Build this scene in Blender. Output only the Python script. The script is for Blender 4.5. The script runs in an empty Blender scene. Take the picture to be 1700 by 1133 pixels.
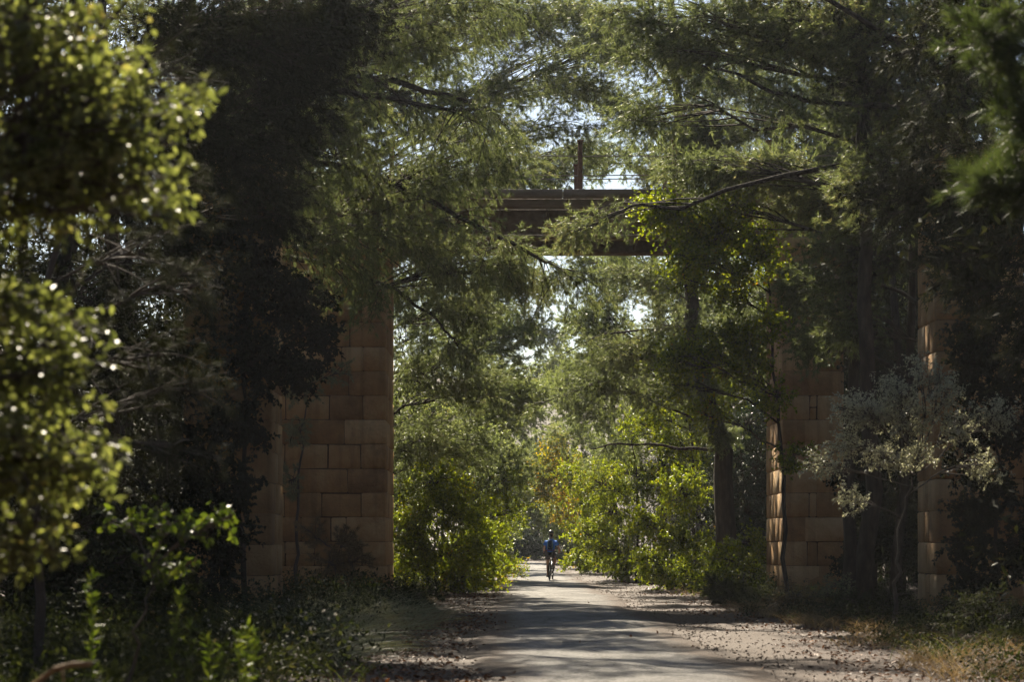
import bpy, bmesh, math, random
import numpy as np
from mathutils import Vector

C = bpy.context.scene.collection
rng = np.random.default_rng(11)
random.seed(11)
F = 3305.0            # focal length in photo pixels (70 mm on a 36 mm sensor)
EYE = 1.5             # camera height
HY = 900.0            # horizon row


def at(px, py, Y):
    return np.array([(px - 850.0) / F * Y, Y, EYE + (HY - py) / F * Y])


# ------------------------------------------------------------------ objects
def link(o):
    C.objects.link(o)
    return o


def tag(o, label=None, cat=None, group=None, kind=None):
    if label: o['label'] = label
    if cat: o['category'] = cat
    if group: o['group'] = group
    if kind: o['kind'] = kind
    return o


def thing(name, label, cat, loc=(0, 0, 0), group=None, rz=0.0):
    o = link(bpy.data.objects.new(name, None))
    o.location = loc
    o.rotation_euler = (0, 0, rz)
    o.empty_display_size = 0.3
    return tag(o, label, cat, group)


def raw_mesh(name, verts, loops, starts, mat, smooth=False):
    """numpy arrays -> mesh"""
    me = bpy.data.meshes.new(name)
    verts = np.asarray(verts, np.float32)
    nv, nl, nf = len(verts), len(loops), len(starts)
    me.vertices.add(nv)
    me.vertices.foreach_set('co', verts.ravel())
    me.loops.add(nl)
    me.loops.foreach_set('vertex_index', np.asarray(loops, np.int32))
    me.polygons.add(nf)
    me.polygons.foreach_set('loop_start', np.asarray(starts, np.int32))
    if smooth:
        me.polygons.foreach_set('use_smooth', np.ones(nf, dtype=bool))
    me.update(calc_edges=True)
    if mat: me.materials.append(mat)
    return me


class MB:
    """collects faces of 3 or 4 corners into one mesh"""
    def __init__(s):
        s.v = []; s.t = []; s.q = []; s.n = 0

    def add(s, v, tris=None, quads=None):
        v = np.asarray(v, float)
        if tris is not None and len(tris): s.t.append(np.asarray(tris, int) + s.n)
        if quads is not None and len(quads): s.q.append(np.asarray(quads, int) + s.n)
        s.v.append(v); s.n += len(v)
        return s

    def box(s, a, b, jit=0.0):
        x0, y0, z0 = a; x1, y1, z1 = b
        v = np.array([[x0, y0, z0], [x1, y0, z0], [x1, y1, z0], [x0, y1, z0],
                      [x0, y0, z1], [x1, y0, z1], [x1, y1, z1], [x0, y1, z1]], float)
        if jit: v += rng.uniform(-jit, jit, v.shape)
        s.add(v, quads=[[0, 3, 2, 1], [4, 5, 6, 7], [0, 1, 5, 4], [1, 2, 6, 5], [2, 3, 7, 6], [3, 0, 4, 7]])
        return s

    def tube(s, pts, rad, n=6, cap=True):
        pts = np.asarray(pts, float)
        rad = np.broadcast_to(np.asarray(rad, float), (len(pts),))
        d = np.gradient(pts, axis=0)
        d /= np.linalg.norm(d, axis=1)[:, None] + 1e-9
        ref = np.where(np.abs(d[:, 2:3]) > 0.9, np.array([[1.0, 0, 0]]), np.array([[0, 0, 1.0]]))
        if np.mean(np.abs(d[:, 2])) > 0.5: ref = np.tile([[1.0, 0.02, 0]], (len(pts), 1))
        u = np.cross(d, ref); u /= np.linalg.norm(u, axis=1)[:, None] + 1e-9
        w = np.cross(d, u)
        a = np.linspace(0, 2 * math.pi, n, endpoint=False)
        ring = pts[:, None] + rad[:, None, None] * (np.cos(a)[None, :, None] * u[:, None] + np.sin(a)[None, :, None] * w[:, None])
        v = ring.reshape(-1, 3)
        i = np.arange(len(pts) - 1)[:, None] * n; j = np.arange(n)[None]
        k = (j + 1) % n
        q = np.stack([i + j, i + k, i + n + k, i + n + j], -1).reshape(-1, 4)
        t = []
        if cap:
            m = len(v)
            v = np.vstack([v, pts[:1], pts[-1:]])
            for jj in range(n):
                kk = (jj + 1) % n
                t.append([m, kk, jj]); t.append([m + 1, (len(pts) - 1) * n + jj, (len(pts) - 1) * n + kk])
        s.add(v, tris=t, quads=q)
        return s

    def mesh(s, name, mat, smooth=False, off=None):
        v = np.vstack(s.v)
        if off is not None: v = v - np.asarray(off)
        t = np.vstack(s.t) if s.t else np.zeros((0, 3), int)
        q = np.vstack(s.q) if s.q else np.zeros((0, 4), int)
        loops = np.concatenate([t.ravel(), q.ravel()])
        starts = np.concatenate([np.arange(len(t)) * 3, len(t) * 3 + np.arange(len(q)) * 4])
        return raw_mesh(name, v, loops, starts, mat, smooth)

    def obj(s, name, mat, parent=None, smooth=False, off=None, bevel=0.0):
        o = link(bpy.data.objects.new(name, s.mesh(name, mat, smooth, off)))
        if parent is not None: o.parent = parent
        if bevel:
            m = o.modifiers.new('bevel', 'BEVEL'); m.width = bevel; m.segments = 1; m.limit_method = 'ANGLE'
        return o


# ------------------------------------------------------------------ materials
def new_mat(name):
    m = bpy.data.materials.new(name)
    m.use_nodes = True
    nt = m.node_tree
    nt.nodes.clear()
    return m, nt, nt.nodes, nt.links


def ramp(nd, stops):
    r = nd.new('ShaderNodeValToRGB')
    e = r.color_ramp.elements
    while len(e) < len(stops): e.new(0.5)
    for k, (p, c) in enumerate(stops):
        e[k].position = p; e[k].color = (c[0], c[1], c[2], 1)
    return r


def leaf_mat(name, stops, trans=(0.2, 0.3, 0.03), tf=0.4, rough=0.4, spec=0.5, clump=0.35, cscale=0.9):
    """leaf: reflecting face with a share of light passing through; colours differ leaf by leaf and clump by clump"""
    m, nt, nd, ln = new_mat(name)
    out = nd.new('ShaderNodeOutputMaterial')
    geo = nd.new('ShaderNodeNewGeometry')
    tc = nd.new('ShaderNodeTexCoord')
    nz = nd.new('ShaderNodeTexNoise'); nz.inputs['Scale'].default_value = cscale; nz.inputs['Detail'].default_value = 2
    ln.new(tc.outputs['Object'], nz.inputs['Vector'])
    mx = nd.new('ShaderNodeMath'); mx.operation = 'MULTIPLY_ADD'
    ln.new(nz.outputs['Fac'], mx.inputs[0]); mx.inputs[1].default_value = clump * 2; 
    mm = nd.new('ShaderNodeMath'); mm.operation = 'MULTIPLY_ADD'
    ln.new(geo.outputs['Random Per Island'], mm.inputs[0]); mm.inputs[1].default_value = 1 - clump * 0.5; mm.inputs[2].default_value = -clump * 0.75
    ln.new(mm.outputs[0], mx.inputs[2])
    r = ramp(nd, stops)
    ln.new(mx.outputs[0], r.inputs['Fac'])
    p = nd.new('ShaderNodeBsdfPrincipled')
    p.inputs['Roughness'].default_value = rough
    p.inputs['Specular IOR Level'].default_value = spec
    ln.new(r.outputs['Color'], p.inputs['Base Color'])
    t = nd.new('ShaderNodeBsdfTranslucent')
    mc = nd.new('ShaderNodeMix'); mc.data_type = 'RGBA'; mc.blend_type = 'MULTIPLY'; mc.inputs['Factor'].default_value = 1.0
    # transmitted light is yellower than reflected light
    ln.new(r.outputs['Color'], mc.inputs['A']); mc.inputs['B'].default_value = (trans[0], trans[1], trans[2], 1)
    ln.new(mc.outputs['Result'], t.inputs['Color'])
    s = nd.new('ShaderNodeMixShader'); s.inputs[0].default_value = tf
    ln.new(p.outputs[0], s.inputs[1]); ln.new(t.outputs[0], s.inputs[2])
    ln.new(s.outputs[0], out.inputs['Surface'])
    return m


def solid_mat(name, stops, scale=4.0, rough=0.8, bump=0.3, bscale=30.0, spec=0.3, stretch=(1, 1, 1), metal=0.0, detail=6):
    m, nt, nd, ln = new_mat(name)
    out = nd.new('ShaderNodeOutputMaterial')
    tc = nd.new('ShaderNodeTexCoord')
    mp = nd.new('ShaderNodeMapping'); mp.inputs['Scale'].default_value = stretch
    ln.new(tc.outputs['Object'], mp.inputs['Vector'])
    nz = nd.new('ShaderNodeTexNoise'); nz.inputs['Scale'].default_value = scale; nz.inputs['Detail'].default_value = detail
    nz.inputs['Roughness'].default_value = 0.65
    ln.new(mp.outputs[0], nz.inputs['Vector'])
    r = ramp(nd, stops); ln.new(nz.outputs['Fac'], r.inputs['Fac'])
    p = nd.new('ShaderNodeBsdfPrincipled')
    p.inputs['Roughness'].default_value = rough; p.inputs['Specular IOR Level'].default_value = spec; p.inputs['Metallic'].default_value = metal
    ln.new(r.outputs['Color'], p.inputs['Base Color'])
    if bump:
        n2 = nd.new('ShaderNodeTexNoise'); n2.inputs['Scale'].default_value = bscale; n2.inputs['Detail'].default_value = 5
        ln.new(mp.outputs[0], n2.inputs['Vector'])
        b = nd.new('ShaderNodeBump'); b.inputs['Strength'].default_value = bump; b.inputs['Distance'].default_value = 0.03
        ln.new(n2.outputs['Fac'], b.inputs['Height']); ln.new(b.outputs[0], p.inputs['Normal'])
    ln.new(p.outputs[0], out.inputs['Surface'])
    return m


def stone_mat(name):
    """warm sandstone: block to block variation, blotches, vertical streaks of weathering"""
    m, nt, nd, ln = new_mat(name)
    out = nd.new('ShaderNodeOutputMaterial')
    tc = nd.new('ShaderNodeTexCoord'); geo = nd.new('ShaderNodeNewGeometry')
    nz = nd.new('ShaderNodeTexNoise'); nz.inputs['Scale'].default_value = 1.3; nz.inputs['Detail'].default_value = 8; nz.inputs['Roughness'].default_value = 0.7
    ln.new(tc.outputs['Object'], nz.inputs['Vector'])
    ad = nd.new('ShaderNodeMath'); ad.operation = 'MULTIPLY_ADD'; ad.inputs[1].default_value = 0.5
    ln.new(geo.outputs['Random Per Island'], ad.inputs[0]); ln.new(nz.outputs['Fac'], ad.inputs[2])
    r = ramp(nd, [(0.38, (0.24, 0.125, 0.055)), (0.7, (0.5, 0.29, 0.12)), (1.0, (0.66, 0.45, 0.23))])
    ln.new(ad.outputs[0], r.inputs['Fac'])
    mp = nd.new('ShaderNodeMapping'); mp.inputs['Scale'].default_value = (3.5, 3.5, 0.22)
    ln.new(tc.outputs['Object'], mp.inputs['Vector'])
    n3 = nd.new('ShaderNodeTexNoise'); n3.inputs['Scale'].default_value = 1.6; n3.inputs['Detail'].default_value = 5
    ln.new(mp.outputs[0], n3.inputs['Vector'])
    r3 = ramp(nd, [(0.47, (1, 1, 1)), (0.7, (0.42, 0.38, 0.34))])
    ln.new(n3.outputs['Fac'], r3.inputs['Fac'])
    mc = nd.new('ShaderNodeMix'); mc.data_type = 'RGBA'; mc.blend_type = 'MULTIPLY'; mc.inputs['Factor'].default_value = 0.45
    ln.new(r.outputs['Color'], mc.inputs['A']); ln.new(r3.outputs['Color'], mc.inputs['B'])
    n4 = nd.new('ShaderNodeTexNoise'); n4.inputs['Scale'].default_value = 0.9; n4.inputs['Detail'].default_value = 9; n4.inputs['Roughness'].default_value = 0.75
    ln.new(tc.outputs['Object'], n4.inputs['Vector'])
    r4 = ramp(nd, [(0.55, (0, 0, 0)), (0.72, (0.6, 0.6, 0.6))]); ln.new(n4.outputs['Fac'], r4.inputs['Fac'])
    m4 = nd.new('ShaderNodeMix'); m4.data_type = 'RGBA'; ln.new(r4.outputs['Color'], m4.inputs['Factor'])
    ln.new(mc.outputs['Result'], m4.inputs['A']); m4.inputs['B'].default_value = (0.13, 0.085, 0.05, 1)      # lichen and soot
    mc = m4
    p = nd.new('ShaderNodeBsdfPrincipled'); p.inputs['Roughness'].default_value = 0.75; p.inputs['Specular IOR Level'].default_value = 0.3
    ln.new(mc.outputs['Result'], p.inputs['Base Color'])
    n2 = nd.new('ShaderNodeTexNoise'); n2.inputs['Scale'].default_value = 5; n2.inputs['Detail'].default_value = 10; n2.inputs['Roughness'].default_value = 0.72
    ln.new(tc.outputs['Object'], n2.inputs['Vector'])
    b = nd.new('ShaderNodeBump'); b.inputs['Strength'].default_value = 0.9; b.inputs['Distance'].default_value = 0.12
    ln.new(n2.outputs['Fac'], b.inputs['Height']); ln.new(b.outputs[0], p.inputs['Normal'])
    ln.new(p.outputs[0], out.inputs['Surface'])
    return m


G = lambda *c: c
M = {}
M['pine'] = leaf_mat('pine_needles', [(0.0, (0.03, 0.036, 0.016)), (0.45, (0.085, 0.097, 0.042)), (0.8, (0.16, 0.165, 0.08)), (1.0, (0.2, 0.155, 0.08))],
                     trans=(2.15, 2.35, 1.5), tf=0.56, rough=0.42, spec=0.5, clump=0.45, cscale=0.5)
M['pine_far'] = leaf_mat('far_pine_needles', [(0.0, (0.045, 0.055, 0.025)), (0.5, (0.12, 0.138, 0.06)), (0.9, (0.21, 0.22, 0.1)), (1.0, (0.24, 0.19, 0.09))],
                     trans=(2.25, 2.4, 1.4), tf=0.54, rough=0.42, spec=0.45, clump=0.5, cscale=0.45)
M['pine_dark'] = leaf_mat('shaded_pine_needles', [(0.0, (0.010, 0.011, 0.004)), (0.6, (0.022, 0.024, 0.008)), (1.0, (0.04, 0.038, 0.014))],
                     trans=(1.4, 1.5, 0.8), tf=0.25, rough=0.65, spec=0.15, clump=0.4)  # shade of the deep wood is darkened into the needle colour
M['bright'] = leaf_mat('bright_broad_leaves', [(0.0, (0.03, 0.045, 0.006)), (0.4, (0.09, 0.12, 0.011)), (0.75, (0.16, 0.185, 0.015)), (0.97, (0.17, 0.17, 0.02)), (1.0, (0.26, 0.13, 0.015))],
                     trans=(2.9, 2.8, 0.8), tf=0.55, rough=0.4, spec=0.4, clump=0.4, cscale=0.8)
M['autumn'] = leaf_mat('turning_leaves', [(0.0, (0.05, 0.065, 0.01)), (0.5, (0.12, 0.14, 0.016)), (0.7, (0.22, 0.2, 0.02)), (0.85, (0.34, 0.22, 0.02)), (1.0, (0.36, 0.14, 0.018))],
                     trans=(2.6, 2.4, 0.7), tf=0.55, rough=0.45, spec=0.35, clump=0.45, cscale=0.9)
M['oak'] = leaf_mat('leathery_oak_leaves', [(0.0, (0.04, 0.048, 0.019)), (0.45, (0.105, 0.115, 0.044)), (0.85, (0.2, 0.205, 0.085)), (1.0, (0.2, 0.14, 0.06))],
                    trans=(2.3, 2.4, 1.2), tf=0.46, rough=0.45, spec=0.8, clump=0.5, cscale=2.0)
M['green_pine'] = leaf_mat('soft_green_needles', [(0.0, (0.02, 0.03, 0.012)), (0.5, (0.05, 0.068, 0.026)), (1.0, (0.1, 0.115, 0.045))],
                     trans=(1.8, 1.9, 1.0), tf=0.4, rough=0.5, spec=0.3, clump=0.4, cscale=2.0)
M['grey'] = leaf_mat('grey_glossy_leaves', [(0.0, (0.22, 0.22, 0.15)), (0.5, (0.46, 0.455, 0.34)), (1.0, (0.68, 0.66, 0.52))],
                     trans=(1.4, 1.4, 1.1), tf=0.45, rough=0.36, spec=0.9, clump=0.3, cscale=2.0)
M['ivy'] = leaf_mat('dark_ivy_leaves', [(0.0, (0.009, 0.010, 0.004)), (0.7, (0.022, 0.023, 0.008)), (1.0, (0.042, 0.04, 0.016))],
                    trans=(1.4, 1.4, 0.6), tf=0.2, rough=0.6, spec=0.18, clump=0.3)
M['blue'] = leaf_mat('bluish_dark_leaves', [(0.0, (0.016, 0.026, 0.017)), (0.6, (0.035, 0.052, 0.033)), (1.0, (0.06, 0.08, 0.05))],
                     trans=(1.3, 1.5, 0.9), tf=0.25, rough=0.35, spec=0.5, clump=0.35)
M['weed'] = leaf_mat('fresh_weed_leaves', [(0.0, (0.025, 0.04, 0.01)), (0.6, (0.06, 0.085, 0.02)), (1.0, (0.12, 0.14, 0.035))],
                     trans=(2.0, 2.0, 0.6), tf=0.5, rough=0.45, spec=0.3, clump=0.3)
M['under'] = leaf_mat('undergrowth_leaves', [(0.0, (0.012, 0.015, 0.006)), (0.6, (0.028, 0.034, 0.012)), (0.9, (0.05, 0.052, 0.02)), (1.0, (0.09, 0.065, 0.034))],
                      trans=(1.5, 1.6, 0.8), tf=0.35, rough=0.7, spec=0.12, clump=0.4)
M['feather'] = leaf_mat('grey_green_grass_blades', [(0.0, (0.1, 0.11, 0.06)), (0.6, (0.22, 0.23, 0.14)), (1.0, (0.36, 0.33, 0.22))],
                        trans=(1.5, 1.5, 1.1), tf=0.4, rough=0.5, spec=0.3, clump=0.35)
M['ungrass'] = leaf_mat('green_grass_blades', [(0.0, (0.018, 0.024, 0.008)), (0.6, (0.04, 0.05, 0.016)), (1.0, (0.11, 0.1, 0.045))],
                        trans=(2.0, 2.0, 0.8), tf=0.45, rough=0.6, spec=0.15, clump=0.4)
M['dry'] = leaf_mat('dry_straw', [(0.0, (0.08, 0.055, 0.03)), (0.5, (0.2, 0.14, 0.08)), (1.0, (0.38, 0.29, 0.18))],
                    trans=(1.4, 1.3, 0.9), tf=0.4, rough=0.6, spec=0.2, clump=0.4)
M['litter'] = leaf_mat('fallen_leaves', [(0.0, (0.045, 0.022, 0.012)), (0.5, (0.11, 0.05, 0.024)), (0.85, (0.2, 0.085, 0.032)), (1.0, (0.32, 0.12, 0.03))],
                       trans=(1, 0.9, 0.6), tf=0.15, rough=0.6, spec=0.2, clump=0.3)
M['flower'] = leaf_mat('pale_seed_heads', [(0.0, (0.3, 0.27, 0.22)), (1.0, (0.55, 0.52, 0.45))], trans=(1, 1, 1), tf=0.3, rough=0.7, spec=0.1)
M['bark'] = solid_mat('bark', [(0.3, (0.022, 0.015, 0.011)), (0.55, (0.062, 0.043, 0.032)), (0.8, (0.12, 0.09, 0.07))], scale=9, rough=0.9, bump=0.8, bscale=26, stretch=(1, 1, 0.25))
M['bark_grey'] = solid_mat('grey_bark', [(0.3, (0.05, 0.04, 0.033)), (0.6, (0.12, 0.1, 0.085)), (0.85, (0.2, 0.18, 0.155))], scale=10, rough=0.9, bump=0.6, bscale=30, stretch=(1, 1, 0.3))
M['dead'] = solid_mat('dead_wood', [(0.3, (0.16, 0.1, 0.055)), (0.7, (0.34, 0.24, 0.14))], scale=18, rough=0.8, bump=0.4, bscale=60)
M['stone'] = stone_mat('sandstone')
M['mortar'] = solid_mat('dark_joints', [(0.3, (0.07, 0.04, 0.022)), (0.7, (0.13, 0.08, 0.045))], scale=3, rough=0.95)
M['concrete'] = solid_mat('stained_concrete', [(0.3, (0.13, 0.085, 0.055)), (0.55, (0.25, 0.175, 0.12)), (0.8, (0.4, 0.3, 0.22))], scale=1.6, rough=0.8, bump=0.4, bscale=22, stretch=(0.5, 1, 2))
M['rust'] = solid_mat('rusty_iron', [(0.3, (0.1, 0.04, 0.02)), (0.6, (0.2, 0.085, 0.04)), (0.85, (0.28, 0.14, 0.075))], scale=12, rough=0.7, bump=0.3, bscale=60)
M['girder'] = solid_mat('dark_girder', [(0.3, (0.09, 0.05, 0.028)), (0.55, (0.19, 0.115, 0.066)), (0.75, (0.3, 0.19, 0.115))], scale=4, rough=0.7, bump=0.3)
M['wire'] = solid_mat('galvanised_rail', [(0.3, (0.16, 0.1, 0.075)), (0.7, (0.3, 0.24, 0.2))], scale=30, rough=0.5, bump=0)


# ------------------------------------------------------------------ terrain
def edge_noise(y, ph):
    return 0.35 * np.sin(y * 0.37 + ph) + 0.22 * np.sin(y * 0.93 + 1.7 * ph) + 0.12 * np.sin(y * 2.3 + ph * 0.6)


def curve_x(y):
    """the path bends away to the left far off"""
    y = np.asarray(y, float)
    return -np.clip(y - 128, 0, None) ** 2 * 0.0065


def hill(t):  # rising ground added to hide the horizon and block low sky light
    t = np.clip(t, 0, 90)
    return t * t / (t + 40) * 0.42


def gz(x, y):
    x = np.asarray(x, float); y = np.asarray(y, float)
    xl = x - curve_x(np.clip(y, -50, 175))
    eL = -1.75 + edge_noise(y, 0.4); eR = 5.0 + edge_noise(y, 2.1)
    dl = np.clip((eL - xl) / 1.4, 0, 1); dr = np.clip((xl - eR) / 1.4, 0, 1)
    s = lambda t: t * t * (3 - 2 * t)
    z = 0.15 * s(dl) + 0.03 * s(dr)
    far = np.clip((np.abs(xl - 1.6) - 3.2) / 4, 0, 1)
    z = z + far * (0.06 * np.sin(x * 0.9 + y * 0.31) + 0.05 * np.sin(x * 0.37 - y * 0.52 + 1)) 
    z = z + np.clip(np.abs(xl - 1.6) - 14, 0, 200) * 0.035 + hill(np.abs(xl - 1.6) - 40) + hill(y - 205) + hill(-y - 35)
    z = z + 0.012 * np.sin(x * 2.1 + y * 0.8) + 0.01 * np.sin(x * 3.3 - y * 1.7)
    # wheel-worn crown of the track
    return z


def grid_sheet(xs, ys, zf):
    X, Yg = np.meshgrid(xs, ys)
    v = np.stack([X, Yg, zf(X, Yg)], -1).reshape(-1, 3)
    nx = len(xs)
    i = np.arange(len(ys) - 1)[:, None] * nx + np.arange(nx - 1)[None]
    q = np.stack([i, i + 1, i + nx + 1, i + nx], -1).reshape(-1, 4)
    return v, q


def ground_mat():
    m, nt, nd, ln = new_mat('forest_floor_and_dirt')
    out = nd.new('ShaderNodeOutputMaterial')
    at_ = nd.new('ShaderNodeAttribute'); at_.attribute_name = 'verge'
    tc = nd.new('ShaderNodeTexCoord')
    mp = nd.new('ShaderNodeMapping'); mp.inputs['Scale'].default_value = (1, 0.6, 1)
    ln.new(tc.outputs['Object'], mp.inputs['Vector'])
    n1 = nd.new('ShaderNodeTexNoise'); n1.inputs['Scale'].default_value = 1.1; n1.inputs['Detail'].default_value = 9; n1.inputs['Roughness'].default_value = 0.72
    ln.new(mp.outputs[0], n1.inputs['Vector'])
    n2 = nd.new('ShaderNodeTexNoise'); n2.inputs['Scale'].default_value = 24; n2.inputs['Detail'].default_value = 6; n2.inputs['Roughness'].default_value = 0.75
    ln.new(tc.outputs['Object'], n2.inputs['Vector'])
    dirt = ramp(nd, [(0.38, (0.028, 0.014, 0.007)), (0.5, (0.068, 0.037, 0.019)), (0.63, (0.14, 0.084, 0.048))])
    ln.new(n2.outputs['Fac'], dirt.inputs['Fac'])
    lit = ramp(nd, [(0.3, (0.025, 0.014, 0.009)), (0.5, (0.065, 0.034, 0.021)), (0.7, (0.13, 0.07, 0.042))])
    ln.new(n2.outputs['Fac'], lit.inputs['Fac'])
    ad = nd.new('ShaderNodeMath'); ad.operation = 'MULTIPLY_ADD'; ad.inputs[1].default_value = 1.5
    ln.new(n1.outputs['Fac'], ad.inputs[0]); 
    sb = nd.new('ShaderNodeMath'); sb.operation = 'SUBTRACT'; sb.inputs[1].default_value = 0.75
    ln.new(at_.outputs['Fac'], sb.inputs[0]); ln.new(sb.outputs[0], ad.inputs[2])
    cl = ramp(nd, [(0.15, (0, 0, 0)), (0.65, (1, 1, 1))])
    ln.new(ad.outputs[0], cl.inputs['Fac'])
    mc = nd.new('ShaderNodeMix'); mc.data_type = 'RGBA'
    ln.new(cl.outputs['Color'], mc.inputs['Factor']); ln.new(dirt.outputs['Color'], mc.inputs['A']); ln.new(lit.outputs['Color'], mc.inputs['B'])
    p = nd.new('ShaderNodeBsdfPrincipled'); p.inputs['Roughness'].default_value = 0.75; p.inputs['Specular IOR Level'].default_value = 0.3
    ln.new(mc.outputs['Result'], p.inputs['Base Color'])
    b = nd.new('ShaderNodeBump'); b.inputs['Strength'].default_value = 0.7; b.inputs['Distance'].default_value = 0.05
    ln.new(n2.outputs['Fac'], b.inputs['Height']); ln.new(b.outputs[0], p.inputs['Normal'])
    ln.new(p.outputs[0], out.inputs['Surface'])
    return m


def build_ground():
    xs = np.concatenate([np.linspace(-300, -40, 14)[:-1], np.linspace(-40, -9, 22)[:-1], np.linspace(-9, 12, 120)[:-1], np.linspace(12, 42, 22)[:-1], np.linspace(42, 300, 14)])
    ys = np.concatenate([np.linspace(-180, -10, 20)[:-1], np.linspace(-10, 15, 30)[:-1], np.linspace(15, 80, 260)[:-1], np.linspace(80, 190, 140)[:-1], np.linspace(190, 420, 24)])
    v, q = grid_sheet(xs, ys, gz)
    me = MB().add(v, quads=q).mesh('ground', ground_mat(), smooth=True)
    xl = v[:, 0] - curve_x(np.clip(v[:, 1], -50, 175))
    eL = -1.75 + edge_noise(v[:, 1], 0.4); eR = 5.0 + edge_noise(v[:, 1], 2.1)
    verge = np.maximum(np.clip((eL + 1.1 - xl) / 1.1, 0, 1), np.clip((xl - eR + 1.6) / 1.9, 0, 1))
    a = me.attributes.new('verge', 'FLOAT', 'POINT'); a.data.foreach_set('value', verge.astype(np.float32))
    tag(link(bpy.data.objects.new('ground', me)), 'brown leaf strewn forest floor with a dirt shoulder along the paved path', kind='structure')


def path_mat():
    m, nt, nd, ln = new_mat('dusty_pale_asphalt')
    out = nd.new('ShaderNodeOutputMaterial')
    at_ = nd.new('ShaderNodeAttribute'); at_.attribute_name = 'side'
    tc = nd.new('ShaderNodeTexCoord')
    n1 = nd.new('ShaderNodeTexNoise'); n1.inputs['Scale'].default_value = 0.8; n1.inputs['Detail'].default_value = 8; n1.inputs['Roughness'].default_value = 0.7
    ln.new(tc.outputs['Object'], n1.inputs['Vector'])
    n2 = nd.new('ShaderNodeTexNoise'); n2.inputs['Scale'].default_value = 22; n2.inputs['Detail'].default_value = 8; n2.inputs['Roughness'].default_value = 0.8
    ln.new(tc.outputs['Object'], n2.inputs['Vector'])
    asp = ramp(nd, [(0.41, (0.09, 0.083, 0.074)), (0.5, (0.22, 0.207, 0.188)), (0.59, (0.4, 0.38, 0.35))])
    sm = nd.new('ShaderNodeMath'); sm.operation = 'MULTIPLY_ADD'; sm.inputs[1].default_value = 0.6
    ln.new(n2.outputs['Fac'], sm.inputs[0])
    hf = nd.new('ShaderNodeMath'); hf.operation = 'MULTIPLY'; hf.inputs[1].default_value = 0.4
    ln.new(n1.outputs['Fac'], hf.inputs[0]); ln.new(hf.outputs[0], sm.inputs[2])
    ln.new(sm.outputs[0], asp.inputs['Fac'])
    vo = nd.new('ShaderNodeTexVoronoi'); vo.feature = 'DISTANCE_TO_EDGE'; vo.inputs['Scale'].default_value = 0.55
    dn = nd.new('ShaderNodeVectorMath'); dn.operation = 'MULTIPLY_ADD'; ln.new(n1.outputs['Color'], dn.inputs[0]); dn.inputs[1].default_value = (1.4, 1.4, 0); ln.new(tc.outputs['Object'], dn.inputs[2])
    ln.new(dn.outputs[0], vo.inputs['Vector'])
    ck = ramp(nd, [(0.0, (0.35, 0.33, 0.3)), (0.018, (1, 1, 1))]); ln.new(vo.outputs['Distance'], ck.inputs['Fac'])
    ac = nd.new('ShaderNodeMix'); ac.data_type = 'RGBA'; ac.blend_type = 'MULTIPLY'; ac.inputs['Factor'].default_value = 0.85
    ln.new(asp.outputs['Color'], ac.inputs['A']); ln.new(ck.outputs['Color'], ac.inputs['B'])
    dirt = ramp(nd, [(0.38, (0.045, 0.029, 0.019)), (0.62, (0.17, 0.117, 0.082))])
    ln.new(n2.outputs['Fac'], dirt.inputs['Fac'])
    ad = nd.new('ShaderNodeMath'); ad.operation = 'MULTIPLY_ADD'; ad.inputs[1].default_value = 1.3
    sb = nd.new('ShaderNodeMath'); sb.operation = 'SUBTRACT'; sb.inputs[1].default_value = 0.65
    ln.new(at_.outputs['Fac'], sb.inputs[0]); ln.new(n1.outputs['Fac'], ad.inputs[0]); ln.new(sb.outputs[0], ad.inputs[2])
    cl = ramp(nd, [(0.3, (0, 0, 0)), (0.75, (1, 1, 1))]); ln.new(ad.outputs[0], cl.inputs['Fac'])
    mc = nd.new('ShaderNodeMix'); mc.data_type = 'RGBA'
    ln.new(cl.outputs['Color'], mc.inputs['Factor']); ln.new(ac.outputs['Result'], mc.inputs['A']); ln.new(dirt.outputs['Color'], mc.inputs['B'])
    p = nd.new('ShaderNodeBsdfPrincipled'); p.inputs['Roughness'].default_value = 0.8; p.inputs['Specular IOR Level'].default_value = 0.25
    ln.new(mc.outputs['Result'], p.inputs['Base Color'])
    b = nd.new('ShaderNodeBump'); b.inputs['Strength'].default_value = 0.9; b.inputs['Distance'].default_value = 0.05
    ln.new(n2.outputs['Fac'], b.inputs['Height']); ln.new(b.outputs[0], p.inputs['Normal'])
    ln.new(p.outputs[0], out.inputs['Surface'])
    return m


def build_path():
    ys = np.concatenate([np.linspace(-30, 15, 40)[:-1], np.linspace(15, 80, 330)[:-1], np.linspace(80, 172, 200)])
    us = np.linspace(-0.06, 1.06, 25)
    vs = []
    for y in ys:
        x0 = -0.4 + 0.3 * float(edge_noise(y * 1.3, 3.3)) + float(curve_x(y)); x1 = 2.7 + 0.4 * float(edge_noise(y * 1.1, 5.2)) + float(curve_x(y))
        for u in us:
            x = x0 + (x1 - x0) * u
            k = 0.02 * min(1, max(0, min(u + 0.04, 1.04 - u) / 0.05)) + 0.025 * max(0.0, 1 - (2 * u - 1) ** 2) - (0.05 if (u < -0.03 or u > 1.03) else 0)
            vs.append((x, y, float(gz(x, y)) + k + 0.004))
    n = len(us)
    i = np.arange(len(ys) - 1)[:, None] * n + np.arange(n - 1)[None]
    q = np.stack([i, i + 1, i + n + 1, i + n], -1).reshape(-1, 4)
    me = MB().add(vs, quads=q).mesh('path', path_mat(), smooth=True)
    s = np.tile(np.abs(2 * us - 1) ** 2.2, len(ys))
    a = me.attributes.new('side', 'FLOAT', 'POINT'); a.data.foreach_set('value', s.astype(np.float32))
    tag(link(bpy.data.objects.new('path', me)), 'pale dusty paved path running straight through the trees', kind='structure')


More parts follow.
